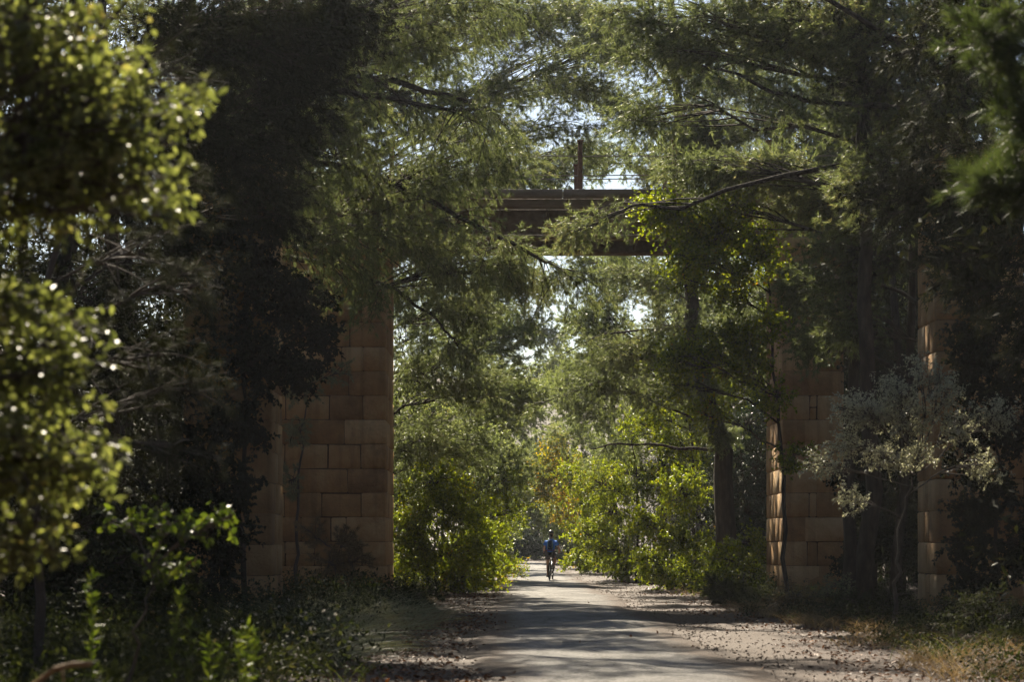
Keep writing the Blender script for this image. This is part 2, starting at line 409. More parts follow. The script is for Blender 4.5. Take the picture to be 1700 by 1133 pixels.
# ------------------------------------------------------------------ foliage
def unit(a):
    return a / (np.linalg.norm(a, axis=-1, keepdims=True) + 1e-9)


def needles(P, D, n, L, W, spread, droop=0.0):
    """n needle blades fanning out at each point; returns verts (k,3), tris"""
    Mn = len(P)
    p = np.repeat(P, n, 0) + rng.normal(0, L * 0.12, (Mn * n, 3))
    d = unit(np.repeat(D, n, 0) + spread * rng.normal(0, 1, (Mn * n, 3)) + np.array([0, 0, -droop]))
    s = unit(np.cross(d, rng.normal(0, 1, (Mn * n, 3))))
    l = L * rng.uniform(0.6, 1.25, (Mn * n, 1)); w = W * rng.uniform(0.7, 1.3, (Mn * n, 1))
    v = np.stack([p - s * w * 0.5, p + s * w * 0.5, p + d * l], 1).reshape(-1, 3)
    t = np.arange(len(v)).reshape(-1, 3)
    return v, t


def leaves(P, D, L, W, upw=1.0, fold=0.25, big=False):
    """one folded leaf per row of P; big leaves get a rounder outline"""
    N = len(P)
    d = unit(D)
    up = unit(np.array([0, 0, upw]) + rng.normal(0, 0.75, (N, 3)))
    s = unit(np.cross(d, up)); nn = np.cross(s, d)
    l = L * rng.uniform(0.65, 1.25, (N, 1)); w = W * rng.uniform(0.7, 1.25, (N, 1)); f = fold * w
    if big:
        c = rng.uniform(-0.25, 0.05, (N, 1)) * l
        v = np.stack([P, P + d * l * .3 - s * w * .42 + nn * f * .6, P + d * l * .68 - s * w * .42 + nn * (f * .6 + c * .5), P + d * l + nn * c,
                      P + d * l * .68 + s * w * .42 + nn * (f * .6 + c * .5), P + d * l * .3 + s * w * .42 + nn * f * .6, P + d * l * .5 + nn * c * .15], 1).reshape(-1, 3)
        b = np.arange(N)[:, None, None] * 7
        t = (np.array([[0, 6, 1], [1, 6, 2], [2, 6, 3], [3, 6, 4], [4, 6, 5], [5, 6, 0]])[None] + b).reshape(-1, 3)
        return v, t
    v = np.stack([P, P + d * l * .45 - s * w * .5 + nn * f, P + d * l, P + d * l * .45 + s * w * .5 + nn * f], 1).reshape(-1, 3)
    b = np.arange(N)[:, None, None] * 4
    t = (np.array([[0, 2, 1], [0, 3, 2]])[None] + b).reshape(-1, 3)
    return v, t


def bez(a, b, c, n):
    t = np.linspace(0, 1, n)[:, None]
    return (1 - t) ** 2 * a + 2 * t * (1 - t) * b + t * t * c


def in_ball(n, c, r, shell=0.0):
    d = unit(rng.normal(0, 1, (n, 3)))
    q = rng.uniform(shell ** 3, 1, (n, 1)) ** (1 / 3)
    return np.asarray(c) + d * q * np.asarray(r)


STY = {
    # twigs per branch, twig length, droop of the twigs, points per twig, needles per point, length, width
    'pine': dict(kind='needle', tw=10, tl=0.6, droop=0.75, pts=6, n=8, L=0.12, W=0.0095, spread=0.55, mat='pine', bark='bark'),
    'pine_mid': dict(kind='needle', tw=11, tl=0.65, droop=0.3, pts=6, n=8, L=0.13, W=0.0135, spread=0.6, mat='pine', bark='bark'),
    'pine_far': dict(kind='needle', tw=9, tl=0.8, droop=0.1, pts=6, n=7, L=0.17, W=0.026, spread=0.6, mat='pine_far', bark='bark'),
    'pine_dark': dict(kind='needle', tw=11, tl=0.6, droop=0.4, pts=6, n=8, L=0.13, W=0.016, spread=0.55, mat='pine_dark', bark='bark'),
    'sapling': dict(kind='needle', tw=7, tl=0.22, droop=0.0, pts=4, n=16, L=0.095, W=0.0032, spread=0.55, mat='pine', bark='bark_grey'),
    'broad': dict(kind='leaf', tw=9, tl=0.5, droop=0.1, pts=9, L=0.085, W=0.06, mat='bright', bark='bark'),
    'broad_far': dict(kind='leaf', tw=9, tl=0.6, droop=0.1, pts=9, L=0.12, W=0.085, mat='bright', bark='bark'),
    'oak': dict(kind='leaf', tw=9, tl=0.2, droop=0.05, pts=7, L=0.052, W=0.03, mat='oak', bark='bark_grey', big=True),
    'grey': dict(kind='leaf', tw=9, tl=0.28, droop=0.05, pts=8, L=0.055, W=0.024, mat='grey', bark='bark_grey'),
    'blue': dict(kind='leaf', tw=10, tl=0.5, droop=0.1, pts=10, L=0.08, W=0.045, mat='blue', bark='bark'),
    'ivy': dict(kind='leaf', tw=10, tl=0.4, droop=0.6, pts=10, L=0.08, W=0.07, mat='ivy', bark='bark'),
}


def grow(base, trunk, blobs, sty, tr=0.14, limb_r=0.05, dens=1.0, extra=(), **over):
    """trunk: polyline; blobs: (centre, radii, branches[, bend]); returns wood MB, leaf MB"""
    S = dict(STY[sty]); S.update(over)
    wood, leaf = MB(), MB()
    trunk = np.asarray(trunk, float)
    # smooth, slightly crooked trunk
    seg = np.linspace(0, 1, 4 * len(trunk))
    tt = np.linspace(0, 1, len(trunk))
    tp = np.stack([np.interp(seg, tt, trunk[:, k]) for k in range(3)], 1)
    tp[1:, :2] += rng.normal(0, 0.03 + tr * 0.12, (len(tp) - 1, 2))
    rad = tr * (1 - 0.75 * seg); rad[0] *= 1.35
    wood.tube(tp, rad, 9)
    TO, TD, TL = [], [], []
    subs = []
    for bl in blobs:
        c, r, nb = np.asarray(bl[0], float), np.asarray(bl[1], float), max(2, int(bl[2] * dens))
        bend = bl[3] if len(bl) > 3 else 0.25
        hd = math.hypot(*(c[:2] - tp[0][:2]))
        zt = c[2] - 0.35 * hd if bend > 0 else c[2] + 0.2 * hd
        k = int(np.argmin(np.abs(tp[:, 2] - np.clip(zt, tp[0, 2] + 0.12 * (tp[-1, 2] - tp[0, 2]), tp[-1, 2]))))
        a = tp[k]
        dist = np.linalg.norm(c - a)
        midp = (a + c) / 2 + np.array([0, 0, bend * dist * 0.5]) + rng.normal(0, 0.06 * dist, 3)
        lp = bez(a, midp, c, 9)
        lp[1:-1] += rng.normal(0, 0.015 * dist, (7, 3))
        wood.tube(lp, np.linspace(min(limb_r * (0.5 + 0.15 * dist), rad[k] * 0.8), 0.014, 9), 6)
        T = in_ball(nb, c, r, 0.25)
        for q in T:
            f = rng.uniform(0.45, 1.0)
            o = np.array([np.interp(f, np.linspace(0, 1, 9), lp[:, m]) for m in range(3)])
            dd = np.linalg.norm(q - o)
            m_ = (o + q) / 2 + np.array([0, 0, 0.12 * dd]) + rng.normal(0, 0.1 * dd, 3)
            subs.append(bez(o, m_, q, 6))
    for lp, r0, nb, rr in extra:       # explicit boughs: polyline, radius, branches, reach
        lp = np.asarray(lp, float)
        s2 = np.linspace(0, 1, 3 * len(lp)); s1 = np.linspace(0, 1, len(lp))
        pl = np.stack([np.interp(s2, s1, lp[:, k]) for k in range(3)], 1)
        pl[1:-1] += rng.normal(0, 0.025, (len(pl) - 2, 3))
        wood.tube(pl, np.linspace(r0, r0 * 0.25, len(pl)), 7)
        for _ in range(int(nb)):
            f = rng.uniform(0.2, 1)
            o = np.array([np.interp(f, s2, pl[:, k]) for k in range(3)])
            q = o + np.array([rng.normal(0.3, 0.6), rng.normal(0, 0.7), rng.normal(-0.5, 0.4)]) * rr
            subs.append(bez(o, (o + q) / 2 + np.array([0, 0, 0.15 * rr]), q, 6))
    for sp in subs:
        ln_ = np.linalg.norm(sp[-1] - sp[0])
        wood.tube(sp, np.linspace(0.006 + 0.007 * min(ln_, 2), 0.003, 6), 4, cap=False)
        n = max(3, int(S['tw'] * (0.5 + 0.35 * ln_)))
        f = rng.uniform(0.3, 1.0, n) ** 0.7
        idx = f * 5
        o = np.stack([np.interp(idx, np.arange(6), sp[:, k]) for k in range(3)], 1)
        tan = unit(sp[-1] - sp[0])
        d = unit(tan * 0.7 + rng.normal(0, 0.7, (n, 3)) + np.array([0, 0, -S['droop']]))
        TO.append(o); TD.append(d); TL.append(S['tl'] * rng.uniform(0.5, 1.25, n) * min(1.0, 0.5 + 0.4 * ln_))
    O = np.vstack(TO); D = np.vstack(TD); Ln = np.concatenate(TL)[:, None]
    # twigs: thin three-sided spikes
    s = unit(np.cross(D, rng.normal(0, 1, D.shape))); u = np.cross(D, s)
    r = 0.0035 if S['kind'] == 'leaf' else 0.005
    v = np.stack([O + s * r, O - s * r * .5 + u * r * .87, O - s * r * .5 - u * r * .87, O + D * Ln + np.array([0, 0, -0.15 * S['droop']]) * Ln], 1).reshape(-1, 3)
    b = np.arange(len(O))[:, None, None] * 4
    wood.add(v, tris=(np.array([[0, 1, 3], [1, 2, 3], [2, 0, 3]])[None] + b).reshape(-1, 3))
    m = S['pts']
    f = rng.uniform(0.12, 1.02, (len(O), m, 1))
    P = (O[:, None] + D[:, None] * Ln[:, None] * f + np.array([0, 0, -0.15 * S['droop']]) * Ln[:, None] * f ** 2).reshape(-1, 3)
    DD = np.repeat(D, m, 0)
    if S['kind'] == 'needle':
        leaf.add(*needles(P, DD, S['n'], S['L'], S['W'], S['spread'], S['droop'] * 0.6))
    else:
        dl = unit(DD * 0.5 + rng.normal(0, 0.7, DD.shape) + np.array([0, 0, -0.25 - S['droop'] * 0.5]))
        leaf.add(*leaves(P, dl, S['L'], S['W'], big=S.get('big', False)))
    return wood, leaf, S


COUNT = {}


def tree(name, label, cat, base, trunk, blobs, sty, group=None, wood_name='trunk', leaf_name='crown', leaf_mat_=None, **kw):
    base = np.array([base[0], base[1], float(gz(base[0], base[1]))])
    trunk = [base - np.array([0, 0, 0.15])] + [np.asarray(t, float) for t in trunk]
    w, l, S = grow(base, trunk, blobs, sty, **kw)
    o = thing(name, label, cat, tuple(base), group)
    w.obj(wood_name, M[S['bark']], o, smooth=True, off=base)
    l.obj(leaf_name, M[leaf_mat_ or S['mat']], o, off=base)
    COUNT[name + str(len(COUNT))] = l.n
    return o


def B(px, py, Y, r, n, *bend):
    return (at(px, py, Y), r, n) + bend


exec_parts = []

# ------------------------------------------------------------------ masonry
def masonry(mb, core, a, b, course=0.6, quoin=(0.6, 0.92), depth=0.03, bl=(0.7, 1.3), faces='-y+x-x+y', proud=0.012):
    """rectangular pier from a to b built up of separate squared blocks on a dark core"""
    x0, y0, z0 = a; x1, y1, z1 = b
    g = 0.007
    core.box((x0 + depth, y0 + depth, z0), (x1 - depth, y1 - depth, z1 - 0.01))
    nz = int(round((z1 - z0) / course)); hz = (z1 - z0) / nz
    for k in range(nz):
        za, zb = z0 + k * hz + g / 2, z0 + (k + 1) * hz - g / 2
        ql = quoin[k % 2]; qs = quoin[(k + 1) % 2]
        for sy, yy in ((-1, y0), (1, y1)):
            # corner blocks of this course first, then the infill of the front and back faces
            lxs = []
            for sx, xx in ((-1, x0), (1, x1)):
                lx = ql * rng.uniform(0.9, 1.1); ly = min(qs, (y1 - y0) * 0.48) * rng.uniform(0.9, 1.02)
                lxs.append(lx)
                p = proud + rng.uniform(-0.004, 0.006)
                ax, bx_ = (xx - p, xx + lx) if sx < 0 else (xx - lx, xx + p)
                ay, by_ = (yy - p, yy + ly) if sy < 0 else (yy - ly, yy + p)
                mb.box((ax, ay, za), (bx_, by_, zb), 0.006)
            xa, xb = x0 + lxs[0] + 0.004, x1 - lxs[1] - 0.004
            x = xa + 0.0
            while x < xb - 0.05:
                w = rng.uniform(*bl)
                if xb - (x + w) < 0.35: w = xb - x
                cut = rng.random() < 0.15
                zc = za + hz * rng.uniform(0.4, 0.6)
                for z_a, z_b in ([(za, zb)] if not cut else [(za, zc - g / 2), (zc + g / 2, zb)]):
                    p = rng.uniform(-0.016, 0.014)
                    if sy < 0: mb.box((x + g, yy - p, z_a), (x + w - g, yy + 0.22, z_b), 0.011)
                    else: mb.box((x + g, yy - 0.22, z_a), (x + w - g, yy + p, z_b), 0.011)
                x += w
        for sx, xx in ((-1, x0), (1, x1)):
            ya = y0 + min(qs, (y1 - y0) * 0.48) * 1.02 + 0.02; yb = y1 - min(qs, (y1 - y0) * 0.48) * 1.02 - 0.02
            y = ya
            while y < yb - 0.05:
                w = rng.uniform(*bl)
                if yb - (y + w) < 0.35: w = yb - y
                p = rng.uniform(0.0, 0.015)
                if sx < 0: mb.box((xx - p, y + g, za), (xx + 0.22, y + w - g, zb), 0.006)
                else: mb.box((xx - 0.22, y + g, za), (xx + p, y + w - g, zb), 0.006)
                y += w


def pier_parts(root, a, b, name='pier', cap=True):
    off = np.array(root.location)
    bl, co = MB(), MB()
    masonry(bl, co, a, b)
    s = bl.obj(name, M['stone'], root, off=off, bevel=0.028)
    c = co.obj('mortar_core', M['mortar'], s, off=off)
    if cap:
        k = MB()
        x = a[0] - 0.12; 
        while x < b[0] + 0.1:
            w = min(rng.uniform(0.9, 1.3), b[0] + 0.12 - x)
            k.box((x + 0.006, a[1] - 0.12, b[2]), (x + w - 0.006, b[1] + 0.12, b[2] + 0.3), 0.008)
            x += w
        k.obj('capstone', M['stone'], root, off=off, bevel=0.02)
    return s


def build_bridge():
    root = thing('bridge', 'old overhead bridge on two sandstone piers with wire railings crossing the path', 'bridge', (1.7, 50.5, 0))
    off = np.array(root.location)
    Y0, Y1 = 49.0, 52.1
    ZB = 9.0
    pier_parts(root, (-6.2, Y0, -0.3), (-3.11, Y1, ZB - 0.3), cap=False)
    pier_parts(root, (6.67, Y0, -0.3), (8.15, Y1, ZB - 0.3), cap=False)
    for xa, xb in ((-6.35, -2.96), (6.52, 8.3)):
        k = MB(); k.box((xa, Y0 - 0.15, ZB - 0.3), (xb, Y1 + 0.15, ZB - 0.02), 0.006)
        k.obj('bearing_stone', M['stone'], root, off=off, bevel=0.03)
    # girders with flanges, web stiffeners
    XA, XB = -6.5, 8.5
    for yc in (Y0 + 0.25, Y1 - 0.22):
        g = MB()
        g.box((XA, yc - 0.05, ZB + 0.075), (XB, yc + 0.05, ZB + 0.72))
        g.box((XA, yc - 0.2, ZB - 0.018), (XB, yc + 0.2, ZB + 0.07))
        x = XA + 0.4
        while x < XB:
            g.box((x - 0.03, yc - 0.17, ZB + 0.08), (x + 0.03, yc + 0.17, ZB + 0.70)); x += 1.16
        g.obj('girder', M['girder'], root, off=off, bevel=0.01)
    for k in range(9):
        x = XA + 0.9 + k * 1.75
        c = MB(); c.box((x - 0.09, Y0 + 0.32, ZB + 0.22), (x + 0.09, Y1 - 0.3, ZB + 0.52))
        c.obj('cross_beam', M['girder'], root, off=off)
    d = MB()
    d.box((XA - .05, Y0 - 0.12, ZB + 0.73), (XB + .05, Y1 + 0.12, ZB + 0.93))
    d.obj('deck_slab', M['concrete'], root, off=off, bevel=0.015)
    for ya, yb in ((Y0 - 0.3, Y0 + 0.2), (Y1 - 0.2, Y1 + 0.3)):
        c = MB(); x = XA - .05
        while x < XB:
            w = min(2.6, XB + .05 - x)
            c.box((x + 0.008, ya, ZB + 0.935), (x + w - 0.008, yb, ZB + 1.14), 0.004); x += w
        c.obj('coping', M['concrete'], root, off=off, bevel=0.02)
    zt = ZB + 1.14
    for yy in (Y0 - 0.02, Y1 + 0.02):
        x = 1.68 - 2.32 * 3
        while x < 8.5:
            p = MB(); p.box((x - 0.055, yy - 0.055, zt), (x + 0.055, yy + 0.055, zt + 1.2)); p.box((x - 0.075, yy - 0.075, zt + 1.2), (x + 0.075, yy + 0.075, zt + 1.25))
            p.box((x - 0.1, yy - 0.1, zt - 0.004), (x + 0.1, yy + 0.1, zt + 0.035))
            p.obj('railing_post', M['rust'], root, off=off, bevel=0.008)
            x += 2.32
        for h in (0.38, 0.86):
            xs = np.linspace(XA + .1, XB - .1, 24)
            w = MB(); w.tube(np.stack([xs, np.full(24, yy), zt + h + 0.008 * np.sin(xs * 2.7)], 1), 0.013, 6)
            w.obj('railing_wire', M['wire'], root, off=off)


def build_old_piers():
    r = thing('stone_pier', 'tall dark sandstone pier half buried in ivy beside the path, nearer than the bridge', 'stone pier', (-5.3, 37.8, 0))
    pier_parts(r, (-6.1, 37.0, -0.3), (-4.48, 38.75, 8.4), name='shaft')
    r = thing('stone_pier', 'tall slim edged stone pier rising behind the grey leaved bush', 'stone pier', (8.7, 37.8, 0))
    pier_parts(r, (7.89, 37.0, -0.3), (9.5, 38.65, 8.6), name='shaft')


build_ground()
build_path()
build_bridge()
build_old_piers()

# ------------------------------------------------------------------ trees and shrubs
def z0(x, y):
    return float(gz(x, y))


# --- near left: leathery-leaved oak and a pine sapling behind it
tree('evergreen_oak', 'sunlit evergreen oak with small glossy leaves hanging close in front of the dark pine wood', 'tree', (-3.3, 8.6),
     [(-3.2, 8.6, 1.6), (-3.0, 8.55, 3.0), (-2.7, 8.5, 4.6)],
     [B(60, 40, 8.5, (.62, .6, .45), 70), B(150, 190, 8.5, (.5, .5, .38), 75), B(230, 310, 8.6, (.3, .35, .15), 24), B(30, 290, 8.4, (.4, .5, .3), 55),
      B(20, 500, 8.4, (.42, .5, .2), 34), B(80, 610, 8.4, (.22, .35, .2), 26), B(30, 760, 8.3, (.42, .5, .28), 55), B(130, 770, 8.4, (.17, .25, .1), 14), B(20, 910, 8.2, (.25, .4, .16), 24),
      ((-3.2, 8.6, 4.4), (1.0, .8, .6), 50), ((-3.4, 8.4, 2.6), (.8, .7, .9), 50)],
     'oak', tr=0.09, limb_r=0.022, dens=.92, L=.049, W=.027)
tree('pine_sapling', 'thin young pine with open needle tufts and pale bare twigs, behind the glossy oak', 'pine tree', (-4.2, 17.4),
     [(-4.1, 17.4, 2.4), (-3.95, 17.3, 4.6), (-3.8, 17.3, 6.6)],
     [B(300, 110, 17, (.45, .6, .5), 22), B(150, 150, 17.2, (.8, .6, .5), 16), B(310, 310, 16.8, (.32, .5, .35), 20), B(230, 420, 17, (.7, .6, .5), 24), B(330, 470, 16.8, (.25, .5, .3), 14), B(270, 590, 17, (.5, .6, .4), 22),
      B(150, 560, 17.3, (.6, .6, .6), 14), B(290, 740, 16.8, (.5, .6, .35), 20), B(190, 690, 17, (.6, .6, .5), 14), B(340, 650, 17.4, (.3, .4, .3), 10), B(100, 800, 17, (.7, .6, .6), 16)],
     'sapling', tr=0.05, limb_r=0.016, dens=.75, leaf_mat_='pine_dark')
tree('pine_sapling', 'slender young pine with blurred pale green tips before the dark right hand wood', 'pine tree', (4.9, 14.2),
     [(4.7, 14.2, 2.2), (4.4, 14.1, 4.0), (4.2, 14, 5.6)],
     [B(1650, 300, 14, (.26, .35, .22), 26), B(1690, 170, 14, (.22, .35, .25), 18), B(1640, 60, 14.2, (.35, .4, .25), 22), ((4.4, 14.1, 5.2), (.9, .7, .6), 30)],
     'sapling', tr=0.05, limb_r=0.02, L=0.13, W=0.006, n=14, leaf_mat_='green_pine')

# --- left flank, in front of and above the bridge
mp_base = (-6.9, 42.5)
tree('pine_tree', 'big shaded pine with two long bare boughs reaching out before the bridge', 'pine tree', mp_base,
     [(-6.8, 42.5, 4), (-6.4, 42.3, 9), (-6.0, 42.3, 13), (-5.6, 42.4, 17)],
     [B(330, 60, 42, (2.3, 1.8, 1.6), 70), B(480, 110, 42, (1.8, 1.8, 1.5), 70), B(600, 40, 42.5, (1.6, 1.6, 1.2), 55), B(720, 60, 43, (1.2, 1.4, .9), 38),
      B(430, 300, 41, (1.8, 1.5, 1.3), 60), B(560, 260, 41.5, (1.5, 1.4, 1.2), 60, -.05), B(640, 390, 42, (1.2, 1.1, 1.1), 40, -.05), B(760, 270, 43, (1.2, 1.2, .9), 34), B(850, 250, 43.5, (.8, 1, .7), 22),
      B(540, 430, 41, (1.2, 1.1, 1.0), 40, -.05), B(750, 420, 43, (1.0, 1, .8), 34, -.05), B(860, 440, 43.5, (.7, .9, .6), 32), ((-5.6, 42.4, 16), (2.5, 2.5, 1.8), 50), ((-2.4, 39.5, 14.0), (1.6, 2.2, 1.0), 40), ((.2, 40, 13.9), (1.5, 2.2, .9), 36), ((1.9, 40.5, 14.2), (1.2, 2.0, .8), 20), B(800, 20, 43, (1.2, 1.2, .8), 30), ((-9.5, 43, 13), (2.2, 2, 1.6), 40)],
     'pine', tr=0.24, limb_r=0.05,
     extra=[([at(400, 175, 42.3), at(480, 140, 42), at(640, 130, 42), at(760, 165, 42.3), at(830, 186, 42.6)], 0.11, 34, 1.0),
            ([at(380, 215, 42.3), at(520, 150, 41.6), at(640, 160, 41.4), at(740, 182, 41.6), at(815, 184, 42)], 0.10, 30, 1.0),
            ([at(420, 260, 42.3), at(560, 275, 42), at(690, 320, 42.3), at(790, 375, 42.8), at(900, 430, 43.2), at(940, 455, 43.4)], 0.09, 60, 0.9),
            ([at(400, 420, 42.3), at(560, 440, 42), at(650, 480, 42.3), at(725, 530, 42.6), at(760, 575, 42.8)], 0.07, 34, 0.7)])
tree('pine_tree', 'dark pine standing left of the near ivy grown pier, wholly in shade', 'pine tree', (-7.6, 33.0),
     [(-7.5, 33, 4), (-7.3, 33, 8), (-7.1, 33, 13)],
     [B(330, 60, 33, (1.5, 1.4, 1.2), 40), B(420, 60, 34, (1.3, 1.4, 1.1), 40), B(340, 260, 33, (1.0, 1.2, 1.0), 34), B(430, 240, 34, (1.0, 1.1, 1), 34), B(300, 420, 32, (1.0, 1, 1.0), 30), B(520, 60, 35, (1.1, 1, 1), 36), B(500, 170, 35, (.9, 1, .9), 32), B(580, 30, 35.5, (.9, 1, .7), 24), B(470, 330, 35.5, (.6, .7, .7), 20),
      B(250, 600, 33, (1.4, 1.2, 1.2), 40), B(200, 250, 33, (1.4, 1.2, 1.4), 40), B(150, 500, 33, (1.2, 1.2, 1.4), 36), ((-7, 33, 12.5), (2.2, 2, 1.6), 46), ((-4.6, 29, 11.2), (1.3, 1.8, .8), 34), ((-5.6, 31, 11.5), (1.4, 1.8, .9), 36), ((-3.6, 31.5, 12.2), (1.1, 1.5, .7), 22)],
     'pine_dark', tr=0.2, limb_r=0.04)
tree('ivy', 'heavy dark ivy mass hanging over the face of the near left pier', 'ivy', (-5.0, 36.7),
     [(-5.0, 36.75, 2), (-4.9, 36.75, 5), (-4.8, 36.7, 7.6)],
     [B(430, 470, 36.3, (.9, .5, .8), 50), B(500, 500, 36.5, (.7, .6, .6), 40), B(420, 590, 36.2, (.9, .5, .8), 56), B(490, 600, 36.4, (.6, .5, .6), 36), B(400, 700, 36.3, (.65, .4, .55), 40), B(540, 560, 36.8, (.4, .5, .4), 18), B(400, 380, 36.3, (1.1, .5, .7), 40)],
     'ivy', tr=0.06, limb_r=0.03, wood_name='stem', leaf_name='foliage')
tree('hanging_shrub', 'grey green wispy shrub leaning against the sandstone face of the left bridge pier', 'shrub', (-5.0, 46.0),
     [(-5.0, 46, 1.5), (-4.9, 46.1, 3.4), (-4.8, 46.2, 5.0)],
     [B(500, 640, 46, (.55, .5, .6), 26), B(490, 720, 46, (.35, .5, .4), 18), B(480, 800, 46, (.3, .4, .5), 16), B(560, 620, 46.3, (.4, .4, .35), 12)],
     'sapling', tr=0.05, limb_r=0.02, W=0.008, leaf_mat_='feather', wood_name='stem', leaf_name='foliage')

# --- right flank in front of the bridge
tree('pine_tree', 'wide pine over the right side with one thin arching bare bough across its needles', 'pine tree', (9.6, 41.5),
     [(9.6, 41.5, 4), (9.5, 41.5, 8), (9.3, 41.6, 12), (9.2, 41.8, 16)],
     [B(1460, 60, 41, (1.8, 1.6, 1.4), 60), B(1330, 50, 42, (1.6, 1.5, 1.2), 55), B(1200, 40, 43, (1.3, 1.4, 1.0), 44), B(1090, 90, 43.5, (1.0, 1.2, .8), 30), B(1480, 290, 41, (1.2, 1.2, 1.1), 44), B(1400, 430, 42.5, (.9, .9, .9), 34), B(1330, 345, 45.3, (.8, .8, .5), 32), B(1150, 285, 45.6, (.7, .6, .4), 26), B(1250, 285, 45.4, (.8, .7, .45), 30), B(1310, 470, 46.5, (.5, .7, .7), 30), B(1340, 570, 46.5, (.45, .7, .5), 24), B(1140, 350, 46.2, (.5, .6, .3), 14), B(1400, 330, 45, (.9, .8, .6), 36), B(1440, 200, 43, (.9, 1, .7), 20), B(1380, 540, 42.5, (.7, .9, .6), 22),
      B(1560, 150, 41, (1.5, 1.5, 1.5), 46), ((9.2, 41.8, 15.5), (2.5, 2.4, 1.6), 46), ((5.2, 41, 14.6), (1.6, 2.2, 1.0), 14), ((3.4, 38.5, 13.6), (1.3, 2.0, .8), 20), B(940, 390, 44.2, (.6, .8, .25), 12, -.1), B(1040, 40, 43.5, (1.0, 1.1, .7), 26), B(1060, 200, 44, (.8, 1, .6), 14), ((12, 42, 13), (2.2, 2, 1.8), 40)],
     'pine_mid', tr=0.22, limb_r=0.045,
     extra=[([at(1640, 190, 41.5), at(1480, 176, 41), at(1370, 172, 41), at(1280, 150, 41.2), at(1215, 118, 41.4), at(1165, 108, 41.6)], 0.08, 20, 0.8)])
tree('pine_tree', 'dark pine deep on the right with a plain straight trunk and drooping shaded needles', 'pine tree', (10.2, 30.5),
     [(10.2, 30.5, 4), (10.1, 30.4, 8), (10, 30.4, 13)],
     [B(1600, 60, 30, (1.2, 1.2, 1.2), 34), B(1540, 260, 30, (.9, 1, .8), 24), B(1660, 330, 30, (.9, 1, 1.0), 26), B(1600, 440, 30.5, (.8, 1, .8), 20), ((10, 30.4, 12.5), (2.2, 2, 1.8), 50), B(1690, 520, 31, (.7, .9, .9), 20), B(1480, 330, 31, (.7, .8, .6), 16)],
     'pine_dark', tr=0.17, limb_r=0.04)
tree('climbing_vine', 'bright yellow green broad leaved vine spilling beside the right end of the bridge', 'vine', (6.3, 45.3),
     [(6.2, 45.4, 3), (6.0, 45.5, 6), (5.6, 45.6, 9.0)],
     [B(1075, 345, 45, (.4, .6, .28), 12), B(1110, 345, 44.8, (.55, .5, .4), 24), B(1140, 430, 44.4, (.6, .5, .4), 20), B(1210, 450, 44.3, (.6, .5, .4), 20), B(1260, 400, 44.3, (.5, .5, .5), 16), B(1120, 600, 44.3, (.6, .5, .35), 16), B(1160, 375, 44.9, (.55, .5, .4), 24), B(1215, 340, 44.8, (.55, .5, .4), 22), B(1230, 560, 44.8, (.6, .6, .5), 24), B(1170, 690, 44.8, (.45, .5, .35), 16), B(1280, 540, 44.6, (.4, .5, .5), 18), B(1280, 420, 44.8, (.5, .6, .6), 20), B(1090, 360, 45.4, (.55, .7, .4), 22), B(1150, 400, 45.2, (.7, .7, .5), 34), B(1210, 380, 45.2, (.7, .7, .6), 34), B(1130, 460, 45.3, (.5, .6, .5), 24), B(1220, 480, 45.1, (.7, .6, .6), 30),
      B(1140, 590, 45, (.7, .8, .45), 30), B(1240, 610, 45, (.7, .8, .5), 30), B(1110, 640, 45.1, (.35, .5, .3), 9), B(1290, 660, 45, (.4, .6, .45), 18), B(1320, 760, 44.6, (.45, .6, .4), 16), B(1200, 560, 45.2, (.6, .6, .4), 18)],
     'broad', tr=0.06, limb_r=0.03, dens=1.15, L=.08, W=.06, wood_name='stem', leaf_name='foliage')
tree('grey_leaved_bush', 'silvery grey bush of small shiny leaves in front of the near right pier', 'bush', (6.5, 33.5),
     [(6.45, 33.5, .8), (6.5, 33.4, 1.7), (6.7, 33.4, 2.6)],
     [B(1430, 680, 33.3, (.55, .55, .32), 44), B(1500, 690, 33.3, (.55, .5, .36), 44), B(1400, 740, 33.3, (.3, .45, .3), 22), B(1470, 760, 33.2, (.5, .5, .28), 26), B(1530, 760, 33.2, (.3, .4, .3), 16), B(1600, 700, 33, (.5, .5, .4), 24), B(1640, 770, 33, (.35, .4, .35), 14), B(1410, 830, 33.4, (.25, .4, .3), 12), B(1560, 620, 33.2, (.3, .3, .25), 9), B(1520, 600, 33.6, (.2, .3, .3), 6), B(1570, 650, 33.2, (.4, .4, .3), 18), B(1660, 690, 33, (.35, .4, .35), 16), B(1360, 770, 33.4, (.3, .4, .25), 14), B(1490, 640, 33.3, (.45, .4, .25), 18)],
     'grey', tr=0.045, limb_r=0.02, dens=1.35, wood_name='stem', leaf_name='foliage')
for px, Y, r, lean, lab in ((1408, 43.5, .15, 10, 'bare dark trunk rising close beside the right bridge pier'), (1442, 41.5, .2, -6, 'thickest of the dark trunks between the two right hand piers'),
                            (1486, 44.5, .12, 26, 'slim dark trunk leaning right between the two right hand piers'), (1622, 40.5, .13, 16, 'slim trunk in the black wood just beyond the slim edged near pier'),
                            (1668, 42.5, .16, -20, 'straight dark trunk at the far right edge of the wood')):
    b = at(px, 900, Y); t1 = at(px + lean, 500, Y); t2 = at(px + lean * 1.8, 60, Y); t3 = at(px + lean * 2, -200, Y)
    c = t2
    tree('slim_tree', lab, 'tree', (b[0], Y), [t1, t2, t3],
         [(c + np.array([.4, 0, -1.2]), (1.2, 1.2, .9), 22), (c + np.array([-.5, .3, .6]), (1.4, 1.4, 1.0), 26), (t3, (1.6, 1.6, 1.2), 34), (t1 + np.array([.3, .2, 1.0]), (.8, .8, .6), 10)],
         'pine_dark', tr=r, limb_r=0.03, group='dark trunks among the right hand piers')

